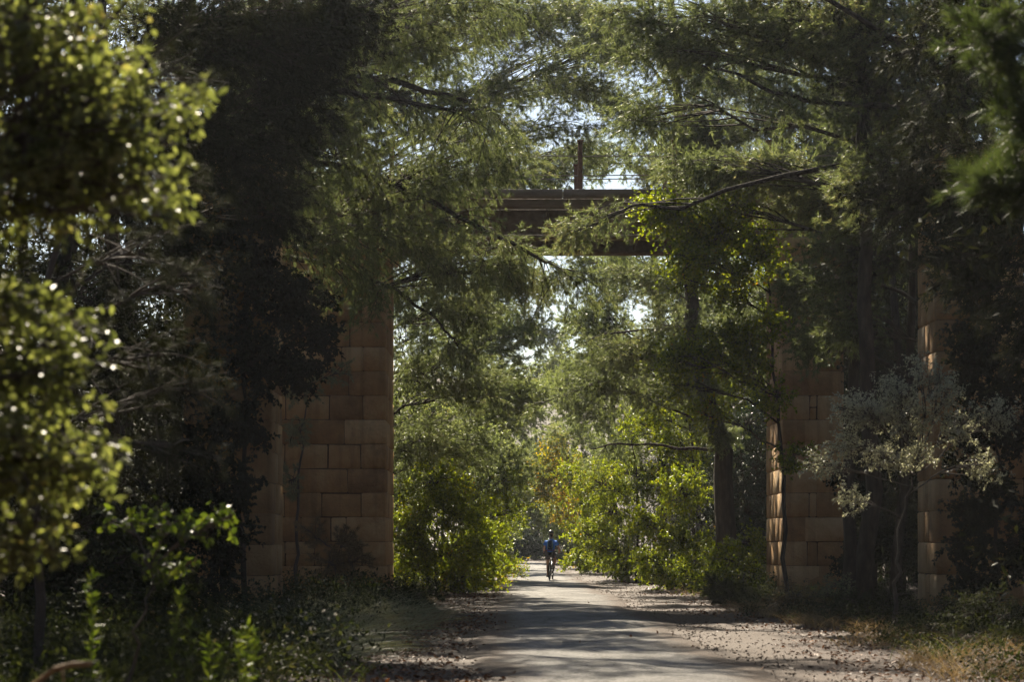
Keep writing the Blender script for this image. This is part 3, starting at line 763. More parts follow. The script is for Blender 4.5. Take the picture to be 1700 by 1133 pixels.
# --- beyond the bridge: tall pines whose crowns meet over the path
tree('pine_tree', 'tall lit pine just beyond the bridge on the left, crown spreading over the deck', 'pine tree', (-5.6, 60),
     [(-5.5, 60, 5), (-5.2, 60, 11), (-4.8, 60, 16), (-4.5, 60, 21)],
     [B(690, 150, 58, (2.0, 1.8, 1.5), 50), B(800, 190, 57, (1.6, 1.6, 1.2), 44), B(870, 130, 57, (1.5, 1.7, 1.1), 28), B(940, 200, 58, (1.3, 1.5, .9), 18), B(970, 110, 60, (1.3, 1.6, .9), 14), B(990, 10, 60, (1.4, 1.4, .8), 34), B(1000, 150, 62, (1.2, 1.4, .7), 30), B(1000, 250, 62, (1.1, 1.2, .5), 22), B(930, 290, 61, (1.0, 1.2, .6), 26), B(1060, 60, 62, (1.3, 1.4, .8), 30), B(960, 360, 64, (1.2, 1.2, .4), 10), B(830, 20, 58, (1.8, 1.6, 1.1), 36), B(920, 40, 58, (1.2, 1.4, .9), 24), B(700, 20, 58, (2, 1.8, 1.2), 40), B(860, 270, 57, (1.0, 1.2, .9), 22),
      B(720, 330, 58, (1.8, 1.5, 1.2), 44), B(830, 340, 58, (1.2, 1.2, 1), 28), B(700, 470, 58, (1.6, 1.5, 1.2), 44), B(790, 520, 58, (1.1, 1.3, 1.0), 36), B(730, 610, 58, (1.5, 1.4, 1.1), 44), B(800, 640, 58.5, (1.0, 1.2, .8), 26), B(700, 730, 58, (1.2, 1.3, .9), 36), B(790, 740, 58.5, (.9, 1.1, .8), 24), ((-4.5, 60, 20), (3, 2.6, 2.2), 44)],
     'pine_mid', tr=0.26, limb_r=0.05)
tree('pine_tree', 'pine with a thick dark trunk leaning over the path beyond the right bridge pier', 'pine tree', (6.55, 60),
     [at(1200, 760, 60), at(1168, 640, 60), at(1140, 420, 60), at(1120, 150, 60), at(1115, -80, 60)],
     [B(1010, 60, 59, (1.2, 1.4, .9), 26), B(1120, 110, 59, (1.6, 1.6, 1.2), 44), B(1040, 180, 58.5, (1.0, 1.3, .8), 24), B(1180, 250, 59, (1.6, 1.5, 1.2), 40), B(1110, 300, 59, (1.1, 1.2, .8), 24), B(1060, 470, 60, (1.2, 1.3, .7), 36), B(1110, 540, 60, (1.2, 1.3, .8), 36), B(1160, 640, 58.6, (.8, .5, .5), 30), B(1190, 720, 58.8, (.6, .4, .4), 22),
      B(1180, 440, 60, (1.2, 1.4, 1.0), 30), B(1030, 590, 60, (1.2, 1.2, .6), 32), B(990, 640, 60.5, (1.0, 1.2, .55), 26), B(1090, 660, 60.5, (1.2, 1.2, .6), 26), B(1230, 560, 60, (1.4, 1.4, 1.1), 34), ((2.6 + 2, 60, 19), (3, 2.6, 2.0), 44), B(1280, 100, 60, (1.8, 1.6, 1.4), 40)],
     'pine_mid', tr=0.34, limb_r=0.05,
     extra=[([at(1150, 545, 60), at(1080, 548, 60), at(1000, 556, 60), at(930, 590, 60.5)], 0.05, 12, 0.8), ([at(1165, 620, 60), at(1060, 612, 60), at(980, 640, 60.5), at(900, 670, 61)], 0.05, 14, 0.8),
            ([at(1200, 750, 60), at(1110, 742, 60), at(1020, 736, 60), at(980, 746, 60)], 0.06, 3, 0.5)])
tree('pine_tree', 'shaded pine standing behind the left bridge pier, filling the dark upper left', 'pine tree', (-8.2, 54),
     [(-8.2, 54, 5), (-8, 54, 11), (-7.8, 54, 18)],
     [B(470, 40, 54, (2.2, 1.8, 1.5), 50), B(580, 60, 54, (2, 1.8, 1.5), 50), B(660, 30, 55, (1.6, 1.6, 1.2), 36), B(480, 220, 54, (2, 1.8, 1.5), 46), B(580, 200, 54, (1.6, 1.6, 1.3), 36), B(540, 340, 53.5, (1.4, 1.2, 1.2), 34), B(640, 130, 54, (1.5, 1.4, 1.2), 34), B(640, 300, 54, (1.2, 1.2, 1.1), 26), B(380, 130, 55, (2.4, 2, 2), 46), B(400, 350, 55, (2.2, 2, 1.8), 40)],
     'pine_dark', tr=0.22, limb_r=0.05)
tree('pine_tree', 'tall olive pine behind the right bridge pier, its crown filling the upper right', 'pine tree', (10.5, 66),
     [(10.5, 66, 5), (10.2, 66, 12), (9.8, 66, 20)],
     [B(1380, 180, 58, (2.0, 1.6, 1.3), 56), B(1250, 190, 58, (1.8, 1.6, 1.2), 54), B(1130, 210, 58, (1.3, 1.4, 1.0), 36), B(1320, 300, 57, (1.6, 1.5, 1.0), 46), B(1170, 270, 58, (1.2, 1.3, .7), 30), B(1430, 300, 58, (1.6, 1.6, 1.3), 44), B(1270, 60, 65, (2.4, 2, 1.7), 46), B(1390, 60, 65, (2.2, 2, 1.7), 46), B(1200, 140, 66, (1.6, 1.6, 1.2), 30), B(1330, 220, 65, (2.2, 1.8, 1.5), 46), B(1450, 200, 65, (2.2, 1.8, 1.6), 44), B(1250, 340, 65, (1.8, 1.8, 1.2), 36), B(1380, 370, 65, (2.0, 1.8, 1.4), 40), B(1300, 480, 65, (1.6, 1.6, 1.2), 34), B(1450, 500, 65, (2, 1.8, 1.6), 40), B(1330, 620, 65, (1.6, 1.6, 1.3), 34)],
     'pine_mid', tr=0.24, limb_r=0.05)
far = [
    ('pale pine behind the left shrubs, its lower boughs sweeping to the path', (-5.2, 78), 14, [(690, 560, 2.2, 1.8, 40), (780, 590, 1.8, 1.4, 40), (840, 640, 1.2, 1.0, 30), (820, 500, 1.4, 1.2, 40), (855, 440, 1.2, 1.0, 30), (870, 560, .7, 1.2, 18), (880, 660, 1.0, .7, 24), (930, 350, 1.6, .7, 12), (700, 800, 2.0, 1.2, 34), (700, 700, 2.2, 1.5, 40), (800, 720, 1.5, 1.2, 34), (850, 780, 1.0, .8, 16), (690, 420, 2.0, 1.6, 30)]),
    ('second pale pine along the left of the path, thinner and farther', (-4.6, 101), 15, [(740, 520, 2.6, 2.0, 36), (820, 560, 1.6, 1.6, 26), (850, 660, 1.3, 1.3, 22), (800, 690, 2.0, 1.6, 30), (740, 760, 2.2, 1.4, 26), (850, 760, 1.2, 1.0, 18)]),
    ('hazy pine on the right of the path framing the bright sky gap', (6.4, 84), 17, [(1010, 270, 2.0, .9, 22), (1100, 260, 2.0, 1.2, 26), (1180, 520, 2, 1.6, 30), (1000, 520, 1.4, 1.2, 28), (1060, 440, 1.9, 1.4, 32), (1140, 500, 2.4, 1.8, 40), (1010, 440, 1.2, 1.0, 16), (1040, 600, 2.0, 1.2, 34), (980, 680, 1.6, 1.1, 30), (1080, 700, 2.2, 1.4, 36), (1130, 370, 2.2, 1.4, 30), (1010, 770, 1.6, 1.0, 30), (1030, 370, 1.8, .8, 18), (1180, 620, 2.0, 1.6, 36), (1200, 740, 1.8, 1.4, 34), (960, 440, .9, .8, 22), (965, 540, .9, .9, 24), (940, 640, 1.2, .8, 26), (985, 600, 1.2, 1.0, 26)]),
    ('hazy pine farther back on the right, boughs low over the turning leaves', (5.6, 108), 17, [(1000, 560, 2.0, 1.6, 30), (960, 640, 1.4, 1.3, 26), (1060, 640, 2.6, 2.0, 36), (950, 720, 1.6, 1.0, 20), (1030, 740, 2.2, 1.4, 28), (1040, 470, 2.2, 1.6, 22)]),
    ('distant grey green pine closing the end of the path', (-1.6, 140), 15, [(850, 700, 2.4, 2.2, 34), (880, 770, 2.4, 2.0, 34), (820, 760, 2.4, 2.0, 30), (900, 690, 1.6, 1.3, 14), (860, 830, 2.6, 1.8, 34), (840, 640, 1.8, 1.6, 18)]),
    ('distant pine on the right of the path end, pale in the haze', (6.5, 138), 16, [(960, 700, 2.6, 2.0, 30), (930, 780, 2.2, 1.9, 34), (1000, 780, 2.6, 2.0, 30), (930, 850, 2.2, 1.6, 34), (960, 640, 2.2, 1.8, 18), (980, 860, 2.2, 1.8, 26)]),
    ('thin bare looking pine far off whose fine twigs cross the bright sky gap', (-2.5, 152), 20, [(905, 560, 1.9, 1.8, 26), (900, 480, 1.8, 1.6, 22), (915, 620, 1.7, 1.4, 30), (880, 540, 1.4, 1.8, 20), (940, 600, 1.5, 1.4, 20), (890, 660, 2.0, 1.4, 30)]),
    ('dark low pine at the very end of the path where it bends away', (2.2, 172), 12, [(900, 760, 3.2, 2.4, 36), (870, 830, 3.4, 2.6, 40), (930, 840, 3.2, 2.6, 36), (890, 880, 3.0, 1.6, 30), (850, 885, 2.8, 1.5, 26), (900, 850, 3, 2, 30)]),
]
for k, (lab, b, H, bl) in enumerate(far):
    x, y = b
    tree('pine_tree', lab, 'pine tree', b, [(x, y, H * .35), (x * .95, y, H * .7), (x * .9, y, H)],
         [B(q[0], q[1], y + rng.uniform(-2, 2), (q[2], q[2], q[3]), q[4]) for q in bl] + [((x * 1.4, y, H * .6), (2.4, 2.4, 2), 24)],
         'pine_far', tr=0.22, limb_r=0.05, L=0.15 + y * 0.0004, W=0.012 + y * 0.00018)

# --- shrubs along the path beyond the bridge
shr = [
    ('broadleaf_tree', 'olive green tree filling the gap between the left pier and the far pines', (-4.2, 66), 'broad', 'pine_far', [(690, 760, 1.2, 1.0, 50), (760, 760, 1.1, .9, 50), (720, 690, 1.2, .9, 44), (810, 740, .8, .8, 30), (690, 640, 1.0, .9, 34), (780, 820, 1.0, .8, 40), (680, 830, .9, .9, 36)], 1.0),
    ('broadleaf_tree', 'mid green tree standing between the vine and the hazy pines on the right', (6.2, 68), 'broad', None, [(1100, 600, 1.3, .9, 36), (1160, 660, 1.3, 1.0, 44), (1220, 620, 1.2, 1.0, 40), (1080, 690, 1.1, .8, 36), (1230, 700, 1.1, .9, 36), (1260, 560, 1.0, .9, 26), (1130, 740, 1.0, .7, 34)], 1.0),
    ('leafy_bush', 'big dark to bright green bush at the foot of the left bridge pier', (-2.2, 57), 'broad', None, [(700, 860, 1.1, .9, 60), (770, 850, 1.0, .8, 56), (740, 920, 1.2, .8, 64), (800, 900, .6, .7, 30), (690, 940, .9, .6, 36), (780, 960, .9, .45, 40), (720, 800, 1.0, .6, 34), (680, 900, .6, .8, 30)], 1.0),
    ('leafy_bush', 'second left bush beyond the pier, yellow green and closer to the path', (-1.7, 76), 'broad', None, [(800, 840, 1.2, 1.0, 40), (830, 800, 1.0, .9, 30), (820, 890, 1.0, .8, 34), (790, 900, 1.2, .8, 36), (850, 850, .7, .8, 18)], 1.0),
    ('leafy_bush', 'olive coloured bush on the left near the shaded end of the path', (-2.0, 104), 'broad_far', 'pine', [(830, 850, 1.4, 1.5, 40), (800, 880, 1.6, 1.3, 40), (838, 900, .8, .8, 26), (850, 800, 1.2, 1.2, 24)], 1.0),
    ('leafy_bush', 'large lit bush on the right between the leaning trunk and the path', (5.6, 61), 'broad', None, [(1130, 900, 1.0, .8, 50), (1190, 920, 1.1, .9, 46), (1080, 930, .7, .5, 26), (1130, 820, 1.0, .8, 50), (1060, 870, .6, .6, 24), (1180, 960, 1.2, .5, 40), (1100, 960, .8, .4, 26), (1240, 950, 1.0, .7, 34)], 1.0),
    ('broadleaf_tree', 'brightest yellow green tree on the right, leaves glowing over the path', (4.6, 73), 'broad', None, [(1080, 790, 1.6, 1.1, 60), (1140, 760, 1.4, 1.0, 40), (1010, 850, 1.2, 1.0, 48), (1060, 880, 1.1, .8, 40), (990, 800, 1.1, .9, 36), (1150, 830, 1.2, 1.0, 36), (1000, 910, .9, .7, 34), (1040, 930, .9, .6, 30), (1080, 720, 1.2, .8, 20)], 1.0),
    ('leafy_bush', 'rounded lit bush beside the cyclist on the right edge of the path', (4.0, 93), 'broad_far', None, [(985, 830, 1.3, 1.1, 40), (960, 790, 1.3, 1.1, 34), (1000, 880, 1.2, .9, 36), (970, 890, .9, .8, 26), (1020, 820, 1.3, 1.2, 34)], 1.0),
    ('turning_tree', 'small tree with yellow and orange turning leaves arching above the cyclist', (4.6, 112), 'broad_far', 'autumn', [(930, 760, 1.5, 1.0, 34), (900, 780, 1.2, .9, 24), (960, 800, 1.5, 1.2, 34), (885, 800, 1.2, .8, 20), (945, 850, 1.2, 1.0, 26), (910, 820, 1.2, 0.8, 22), (920, 735, .9, .5, 10)], 1.0),
    ('leafy_bush', 'dark bluish shrub wrapped round the foot of the leaning trunk', (7.4, 63), 'blue', None, [(1220, 760, 1.0, 1.2, 50), (1240, 850, .9, 1.2, 50), (1200, 850, .6, 1.0, 30), (1250, 700, .8, .9, 30), (1270, 780, .9, 1.2, 40), (1240, 930, 1.0, .8, 40)], 1.0),
    ('leafy_bush', 'dark thicket of grey leaves in the shade left of the cyclist', (0.2, 158), 'broad_far', 'blue', [(870, 905, 2.0, 1.0, 50), (895, 915, 1.6, .7, 40), (855, 900, 1.6, 1.2, 40), (885, 880, 2.2, 1.4, 40)], 1.0),
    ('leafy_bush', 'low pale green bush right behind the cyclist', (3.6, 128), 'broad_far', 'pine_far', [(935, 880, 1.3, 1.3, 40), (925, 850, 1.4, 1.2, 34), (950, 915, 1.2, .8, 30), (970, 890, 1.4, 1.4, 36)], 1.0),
    ('leafy_bush', 'small mixed green bush near the right bridge pier foot', (6.0, 53.5), 'broad', None, [(1210, 930, .7, .6, 34), (1250, 900, .5, .6, 24), (1200, 970, .7, .35, 24), (1255, 960, .5, .5, 20)], 1.0),
]
for nm, lab, b, sty, mt, bl, dn in shr:
    x, y = b
    top = max(EYE + (HY - q[1]) / F * y for q in bl)
    tree(nm, lab, 'tree' if 'tree' in nm else 'bush', b, [(x, y, top * .5), (x * .97, y, top * .95)],
         [B(q[0], q[1], y + rng.uniform(-.6, .6), (q[2], q[2], q[3]), q[4], .15) for q in bl] + [((x + dx, y + dy, .5 + z0(x, y)), (.9, .9, .45), 18, .1) for dx, dy in ((-.9, .4), (.8, -.4), (0, .9), (1.6, .3))], sty, pts=11,
         tr=0.07 if 'tree' in nm else 0.04, limb_r=0.025, dens=dn, leaf_mat_=mt, wood_name='trunk' if 'tree' in nm else 'stem', leaf_name='crown' if 'tree' in nm else 'foliage')


# --- deep wood on both sides, one dark mass; trees behind camera added to block sky
def build_woods():
    wood, leaf = MB(), MB()
    spots = []
    def ok(x, y):
        return all((x - a) ** 2 + (y - b) ** 2 > 6.5 for a, b in spots)
    def put(n, f):
        c = 0; k = 0
        while c < n and k < n * 40:
            k += 1
            x, y = f()
            if ok(x, y): spots.append((x, y)); c += 1
    put(70, lambda: (-rng.uniform(9.5, 34), rng.uniform(8, 95)))
    put(34, lambda: (-rng.uniform(8, 34), rng.uniform(95, 180)))
    put(70, lambda: (rng.uniform(13.5, 38), rng.uniform(6, 95)))
    put(34, lambda: (rng.uniform(10.5, 36), rng.uniform(95, 180)))
    put(16, lambda: (rng.uniform(9.3, 14), rng.uniform(53, 80)))
    put(14, lambda: (-rng.uniform(7.5, 10), rng.uniform(52, 80)))
    put(22, lambda: (rng.uniform(-24, 22), rng.uniform(180, 205)))
    put(34, lambda: (rng.uniform(-24, 26), rng.uniform(-28, -2.5)))
    put(8, lambda: (-rng.uniform(5.2, 9.5), rng.uniform(-3, 6)))
    put(14, lambda: (-rng.uniform(8.0, 11), rng.uniform(22, 40)))
    put(14, lambda: (rng.uniform(9, 13.5), rng.uniform(-3, 30)))
    over = [(5.6, 15.5), (8.6, 27), (-5.6, 3.5), (6, 4), (4.8, -1)]  # trees with raised crowns added above the view to cut sky light
    spots += over
    put(8, lambda: (-rng.uniform(6, 12), rng.uniform(-6, 8)))
    put(8, lambda: (rng.uniform(7, 12), rng.uniform(-6, 8)))
    for x, y in spots:
        z = z0(x, y); H = rng.uniform(12, 17)
        if y > 178: H = rng.uniform(9, 13)
        tp = np.array([[x, y, z - .2], [x + rng.normal(0, .2), y, z + H * .4], [x + rng.normal(0, .4), y + rng.normal(0, .4), z + H]])
        wood.tube(tp, [.2, .15, .04], 6)
        near = y < 60
        n = 7000 if near else 2600
        nb = 30
        ov = (x, y) in over
        if ov: H = 14.5
        cz = z + H * (rng.uniform(0.66, 1.0, nb) if ov else rng.uniform(0.05, 1.0, nb))
        prof = np.full(nb, 4.2) if ov else np.where((cz - z) / H < .35, 1.9, 3.0 * (1.15 - (cz - z) / H) + .4)
        a = rng.uniform(0, 6.28, nb); rr = prof * rng.uniform(.3, 1, nb)
        cc = np.stack([x + rr * np.cos(a), y + rr * np.sin(a), cz], 1)
        pick = rng.integers(0, nb, n)
        P = cc[pick] + rng.normal(0, 1, (n, 3)) * np.array([.75, .75, .5])
        D = unit(rng.normal(0, 1, (n, 3)) + np.array([0, 0, -.3]))
        leaf.add(*leaves(P, D, .2 if near else .34, .055 if near else .12, fold=.15))
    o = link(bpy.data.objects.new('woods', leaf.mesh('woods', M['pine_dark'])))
    tag(o, 'dense dark pine wood massed behind the nearer trees on both sides, with unseen trees added around the camera', 'woods', kind='stuff')
    t = wood.obj('trunks', M['bark'], o, smooth=True)
    tag(t, kind='stuff')
build_woods()


# ------------------------------------------------------------------ undergrowth
def blades(P, H, W, lean=0.35, droop=0.5, seg=3):
    """bent grass blades, one per row of P"""
    n = len(P)
    d = unit(rng.normal(0, lean, (n, 3)) * np.array([1, 1, 0]) + np.array([0, 0, 1]))
    side = unit(np.cross(d, rng.normal(0, 1, (n, 3))))
    h = H * rng.uniform(.5, 1.2, (n, 1)); out = unit(d * np.array([1, 1, 0]) + 1e-6)
    rows = []
    for k in range(seg):
        t = k / seg
        c = P + d * h * t + out * h * droop * t * t - np.array([0, 0, 1]) * h * droop * .5 * t ** 2
        w = W * (1 - t * .8)
        rows += [c - side * w * .5, c + side * w * .5]
    rows.append(P + d * h + out * h * droop - np.array([0, 0, 1]) * h * droop * .5)
    v = np.stack(rows, 1).reshape(-1, 3)
    m = 2 * seg + 1
    f = []
    for k in range(seg - 1):
        f += [[2 * k, 2 * k + 1, 2 * k + 3], [2 * k, 2 * k + 3, 2 * k + 2]]
    f.append([2 * seg - 2, 2 * seg - 1, 2 * seg])
    t = (np.array(f)[None] + np.arange(n)[:, None, None] * m).reshape(-1, 3)
    return v, t


def on_ground(xy):
    return np.column_stack([xy, gz(xy[:, 0], xy[:, 1])])


def strip(n, xa, xb, ya, yb):
    return np.column_stack([rng.uniform(xa, xb, n), rng.uniform(ya, yb, n)])


def stuff(name, label, mb, mat):
    o = link(bpy.data.objects.new(name, mb.mesh(name, mat)))
    return tag(o, label, name.replace('_', ' '), kind='stuff')


# dry grass and weeds hugging the verges
mb = MB()
def clumps(n, f, per, rad):
    c = f(n)
    return np.repeat(c, per, 0) + rng.normal(0, rad, (n * per, 2))
L_edge = lambda y: -1.75 + edge_noise(y, .4) + curve_x(y)
R_edge = lambda y: 5.0 + edge_noise(y, 2.1) + curve_x(y)
def left_verge(n, a=18, b=150, lo=.0, hi=1.6):
    y = a * (b / a) ** rng.uniform(0, 1, n)
    return np.column_stack([L_edge(y) - rng.uniform(lo, hi, n), y])
def right_verge(n, a=18, b=150, lo=.0, hi=1.8):
    y = a * (b / a) ** rng.uniform(0, 1, n)
    return np.column_stack([R_edge(y) + rng.uniform(lo, hi, n), y])
mb.add(*blades(on_ground(clumps(300, right_verge, 34, .13)), .36, .008, .5, .6))
mb.add(*blades(on_ground(clumps(120, lambda n: left_verge(n, 34, 150, -.2, 1.2), 34, .13)), .45, .009, .5, .6))
stuff('dry_grass', 'straw coloured dry grass along both edges of the path', mb, M['dry'])
mb = MB()
mb.add(*blades(on_ground(clumps(90, lambda n: left_verge(n, 23, 40, .2, 1.5), 60, .09)), .85, .008, 1.3, .6, 4))
stuff('feathery_grass', 'grey green feathery grass arching at the left edge of the path', mb, M['feather'])
mb = MB()
mb.add(*blades(on_ground(clumps(240, lambda n: np.column_stack([L_edge(y := rng.uniform(14, 32, n)) - rng.uniform(.5, 4.5, n), y]), 26, .12)), .55, .008, .45, .5, 4))
mb.add(*blades(on_ground(clumps(120, lambda n: np.column_stack([R_edge(y := rng.uniform(20, 46, n)) + rng.uniform(.3, 4.0, n), y]), 26, .12)), .4, .010, .45, .5, 4))
stuff('tall_grass', 'tall shaded green grass among the weeds on both verges', mb, M['ungrass'])
mb = MB()
def leafy(n, f, h, per, L, W):
    c = on_ground(f(n)); k = np.repeat(c, per, 0)
    hh = h * rng.uniform(.5, 1.3, (n, 1)).repeat(per, 0).reshape(-1, 1)
    P = k + np.column_stack([rng.normal(0, .14, (len(k), 2)), np.zeros(len(k))]) * (.6 + hh) + np.array([0, 0, 1]) * hh * rng.uniform(.05, 1, (len(k), 1))
    return leaves(P, rng.normal(0, 1, P.shape) + np.array([0, 0, .2]), L, W)
mb.add(*leafy(420, lambda n: np.column_stack([L_edge(y := rng.uniform(14.5, 48, n)) - rng.uniform(.35, 5.5, n), y]), 0.6, 60, .08, .036))
mb.add(*leafy(330, lambda n: np.column_stack([L_edge(y := rng.uniform(15, 27, n)) - rng.uniform(.6, 4.5, n), y]), .38, 50, .075, .036))
mb.add(*leafy(360, lambda n: np.column_stack([R_edge(y := rng.uniform(20, 50, n)) + rng.uniform(.1, 5, n), y]), .36, 70, .06, .028))
mb.add(*leafy(260, lambda n: left_verge(n, 46, 150, .2, 2.5), .6, 50, .1, .05))
mb.add(*leafy(260, lambda n: right_verge(n, 46, 150, .2, 2.5), .55, 50, .1, .05))
mb.add(*leafy(300, lambda n: right_verge(n, 50, 150, .5, 5), 1.0, 70, .1, .06))
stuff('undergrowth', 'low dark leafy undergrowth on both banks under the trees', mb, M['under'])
mb = MB()
xy = np.vstack([left_verge(5200, 20, 150, -.9, 1.6), left_verge(3600, 18, 70, -1.3, .5), right_verge(6200, 18, 150, -1.0, 1.6), strip(900, -1.5, 4.8, 19, 110)])
P = on_ground(xy) + np.array([0, 0, .016])
D = rng.normal(0, 1, P.shape) * np.array([1, 1, .25])
mb.add(*leaves(P, D, .08, .05, upw=3))
stuff('fallen_leaves', 'reddish brown fallen leaves scattered along the path edges', mb, M['litter'])
mb = MB()
c = np.column_stack([rng.uniform(-3.0, -1.7, 70), rng.uniform(17, 23, 70)])
P = on_ground(c) + np.column_stack([np.zeros((70, 2)), rng.uniform(.25, .75, 70)])
Q = np.repeat(P, 9, 0)
mb.add(*leaves(Q, rng.normal(0, 1, Q.shape), .022, .014))
stuff('seed_heads', 'tiny pale seed heads dotted over the dark weeds at lower left', mb, M['flower'])

# single plants
def stalk(name, label, cat, x, y, h, lean, mat, L, W, n, group=None, spread=.6):
    b = np.array([x, y, z0(x, y)])
    top = b + np.array([lean, 0, h])
    pl = bez(b - np.array([0, 0, .05]), (b + top) / 2 + np.array([-lean * .3, 0, .05]), top, 7)
    o = thing(name, label, cat, tuple(b), group)
    MB().tube(pl, np.linspace(.006, .002, 7), 5).obj('stem', M['weed'], o, off=b)
    f = rng.uniform(.15, 1, n)
    P = np.stack([np.interp(f, np.linspace(0, 1, 7), pl[:, k]) for k in range(3)], 1)
    D = rng.normal(0, spread, (n, 3)) + np.array([0, 0, .55])
    MB().add(*leaves(P, D, L, W)).obj('leaf_cluster', M[mat], o, off=b)
    return o
for px, py, Y, ln, lab in ((300, 985, 13.2, .1, 'tallest upright weed stalk, furthest left of the fresh green row'), (318, 1035, 13, .02, 'bright narrow weed stalk beside the tallest one at lower left'), (345, 1060, 12.6, -.03, 'thick leafy weed stalk in the middle of the fresh green row'),
                           (372, 1075, 12.8, .05, 'short weed stalk bending right at lower left'), (398, 1055, 12.4, .01, 'bright weed stalk third from the path side'), (412, 1040, 12.2, .03, 'bright weed stalk second from the path side'),
                           (425, 1052, 12.5, .05, 'weed stalk nearest the path in the fresh green row'), (152, 950, 12.0, .0, 'lone bright weed with narrow upright leaves under the oak')):
    p = at(px, py, Y)
    stalk('weed_stalk', lab, 'weed', p[0] - ln, Y, p[2] - z0(p[0], Y), ln, 'weed', .085, .015, 120, 'fresh green weed stalks at lower left')
tree('bramble', 'bramble spray with toothed bright green leaves reaching right above the weeds', 'bramble', (-2.75, 14.3),
     [(-2.7, 14.3, .5), (-2.62, 14.2, .95), (-2.55, 14.2, 1.3)],
     [B(280, 870, 14.1, (.26, .3, .1), 10), B(340, 880, 14.0, (.2, .25, .07), 7), B(385, 856, 13.9, (.1, .12, .04), 4), B(240, 930, 14.2, (.25, .3, .12), 9), B(210, 860, 14.4, (.2, .2, .1), 5), B(280, 950, 14.2, (.2, .3, .1), 6)],
     'oak', tr=0.018, limb_r=0.01, L=.06, W=.045, tw=5, pts=4, leaf_mat_='weed', wood_name='stem', leaf_name='foliage')
tree('dry_shrub', 'feathery dry brown shrub at the foot of the left bridge pier', 'shrub', (-4.0, 44.5),
     [(-4.0, 44.5, .5), (-3.9, 44.5, 1.2)],
     [B(570, 900, 44.5, (.45, .5, .4), 26), B(545, 935, 44.5, (.5, .5, .4), 26), B(595, 930, 44.5, (.35, .4, .5), 20), B(520, 890, 44.8, (.4, .4, .4), 16)],
     'sapling', tr=0.03, limb_r=0.015, W=0.008, L=.11, leaf_mat_='dry', wood_name='stem', leaf_name='foliage')
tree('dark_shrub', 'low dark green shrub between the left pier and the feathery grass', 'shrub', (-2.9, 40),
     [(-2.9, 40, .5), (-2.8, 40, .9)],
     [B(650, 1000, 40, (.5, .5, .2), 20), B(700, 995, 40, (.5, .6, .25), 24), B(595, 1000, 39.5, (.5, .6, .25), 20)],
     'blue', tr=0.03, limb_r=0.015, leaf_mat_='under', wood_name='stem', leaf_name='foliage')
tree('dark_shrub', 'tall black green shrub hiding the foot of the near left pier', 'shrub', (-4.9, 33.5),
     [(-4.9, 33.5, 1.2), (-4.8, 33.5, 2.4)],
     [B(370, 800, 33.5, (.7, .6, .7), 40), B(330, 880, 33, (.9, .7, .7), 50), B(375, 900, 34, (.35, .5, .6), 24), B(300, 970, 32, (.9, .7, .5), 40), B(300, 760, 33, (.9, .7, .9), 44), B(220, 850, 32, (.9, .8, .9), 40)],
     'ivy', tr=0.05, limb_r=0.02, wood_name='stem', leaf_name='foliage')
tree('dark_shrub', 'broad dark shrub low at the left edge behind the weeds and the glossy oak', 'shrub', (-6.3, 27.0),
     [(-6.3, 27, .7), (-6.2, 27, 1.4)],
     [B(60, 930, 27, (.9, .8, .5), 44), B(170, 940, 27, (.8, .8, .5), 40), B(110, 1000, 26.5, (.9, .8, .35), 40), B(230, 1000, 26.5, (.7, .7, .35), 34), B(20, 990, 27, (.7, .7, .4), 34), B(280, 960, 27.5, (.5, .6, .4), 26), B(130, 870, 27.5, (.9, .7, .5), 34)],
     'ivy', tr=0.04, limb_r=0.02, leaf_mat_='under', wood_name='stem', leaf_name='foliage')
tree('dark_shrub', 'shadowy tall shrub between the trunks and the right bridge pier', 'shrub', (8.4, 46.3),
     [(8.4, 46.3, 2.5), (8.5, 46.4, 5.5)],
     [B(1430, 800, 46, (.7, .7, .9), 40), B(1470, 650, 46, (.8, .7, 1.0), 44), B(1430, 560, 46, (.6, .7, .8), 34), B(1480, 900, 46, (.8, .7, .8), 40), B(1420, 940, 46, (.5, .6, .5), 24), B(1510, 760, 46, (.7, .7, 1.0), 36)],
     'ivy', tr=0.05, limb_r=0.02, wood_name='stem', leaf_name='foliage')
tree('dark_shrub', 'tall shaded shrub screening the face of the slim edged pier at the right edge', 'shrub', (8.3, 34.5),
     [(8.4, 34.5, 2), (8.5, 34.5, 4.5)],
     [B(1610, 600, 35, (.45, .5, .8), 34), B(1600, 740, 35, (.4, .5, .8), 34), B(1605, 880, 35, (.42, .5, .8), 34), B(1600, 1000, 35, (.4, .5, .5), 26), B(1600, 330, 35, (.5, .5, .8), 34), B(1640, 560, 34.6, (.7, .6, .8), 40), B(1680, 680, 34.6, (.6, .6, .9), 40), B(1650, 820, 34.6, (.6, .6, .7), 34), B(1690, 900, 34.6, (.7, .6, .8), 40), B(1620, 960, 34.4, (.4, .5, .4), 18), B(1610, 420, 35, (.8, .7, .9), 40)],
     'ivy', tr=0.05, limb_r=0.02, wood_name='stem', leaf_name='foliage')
tree('dry_mound', 'rounded mound of dead grass and twigs by the right bridge pier', 'shrub', (5.4, 46.5),
     [(5.4, 46.5, .4), (5.4, 46.5, .8)],
     [B(1215, 990, 46.5, (.6, .6, .35), 30), B(1250, 1000, 46.3, (.5, .5, .25), 20), B(1180, 975, 46.8, (.4, .5, .3), 14)],
     'sapling', tr=0.03, limb_r=0.015, W=0.01, L=.13, leaf_mat_='under', wood_name='stem', leaf_name='foliage')
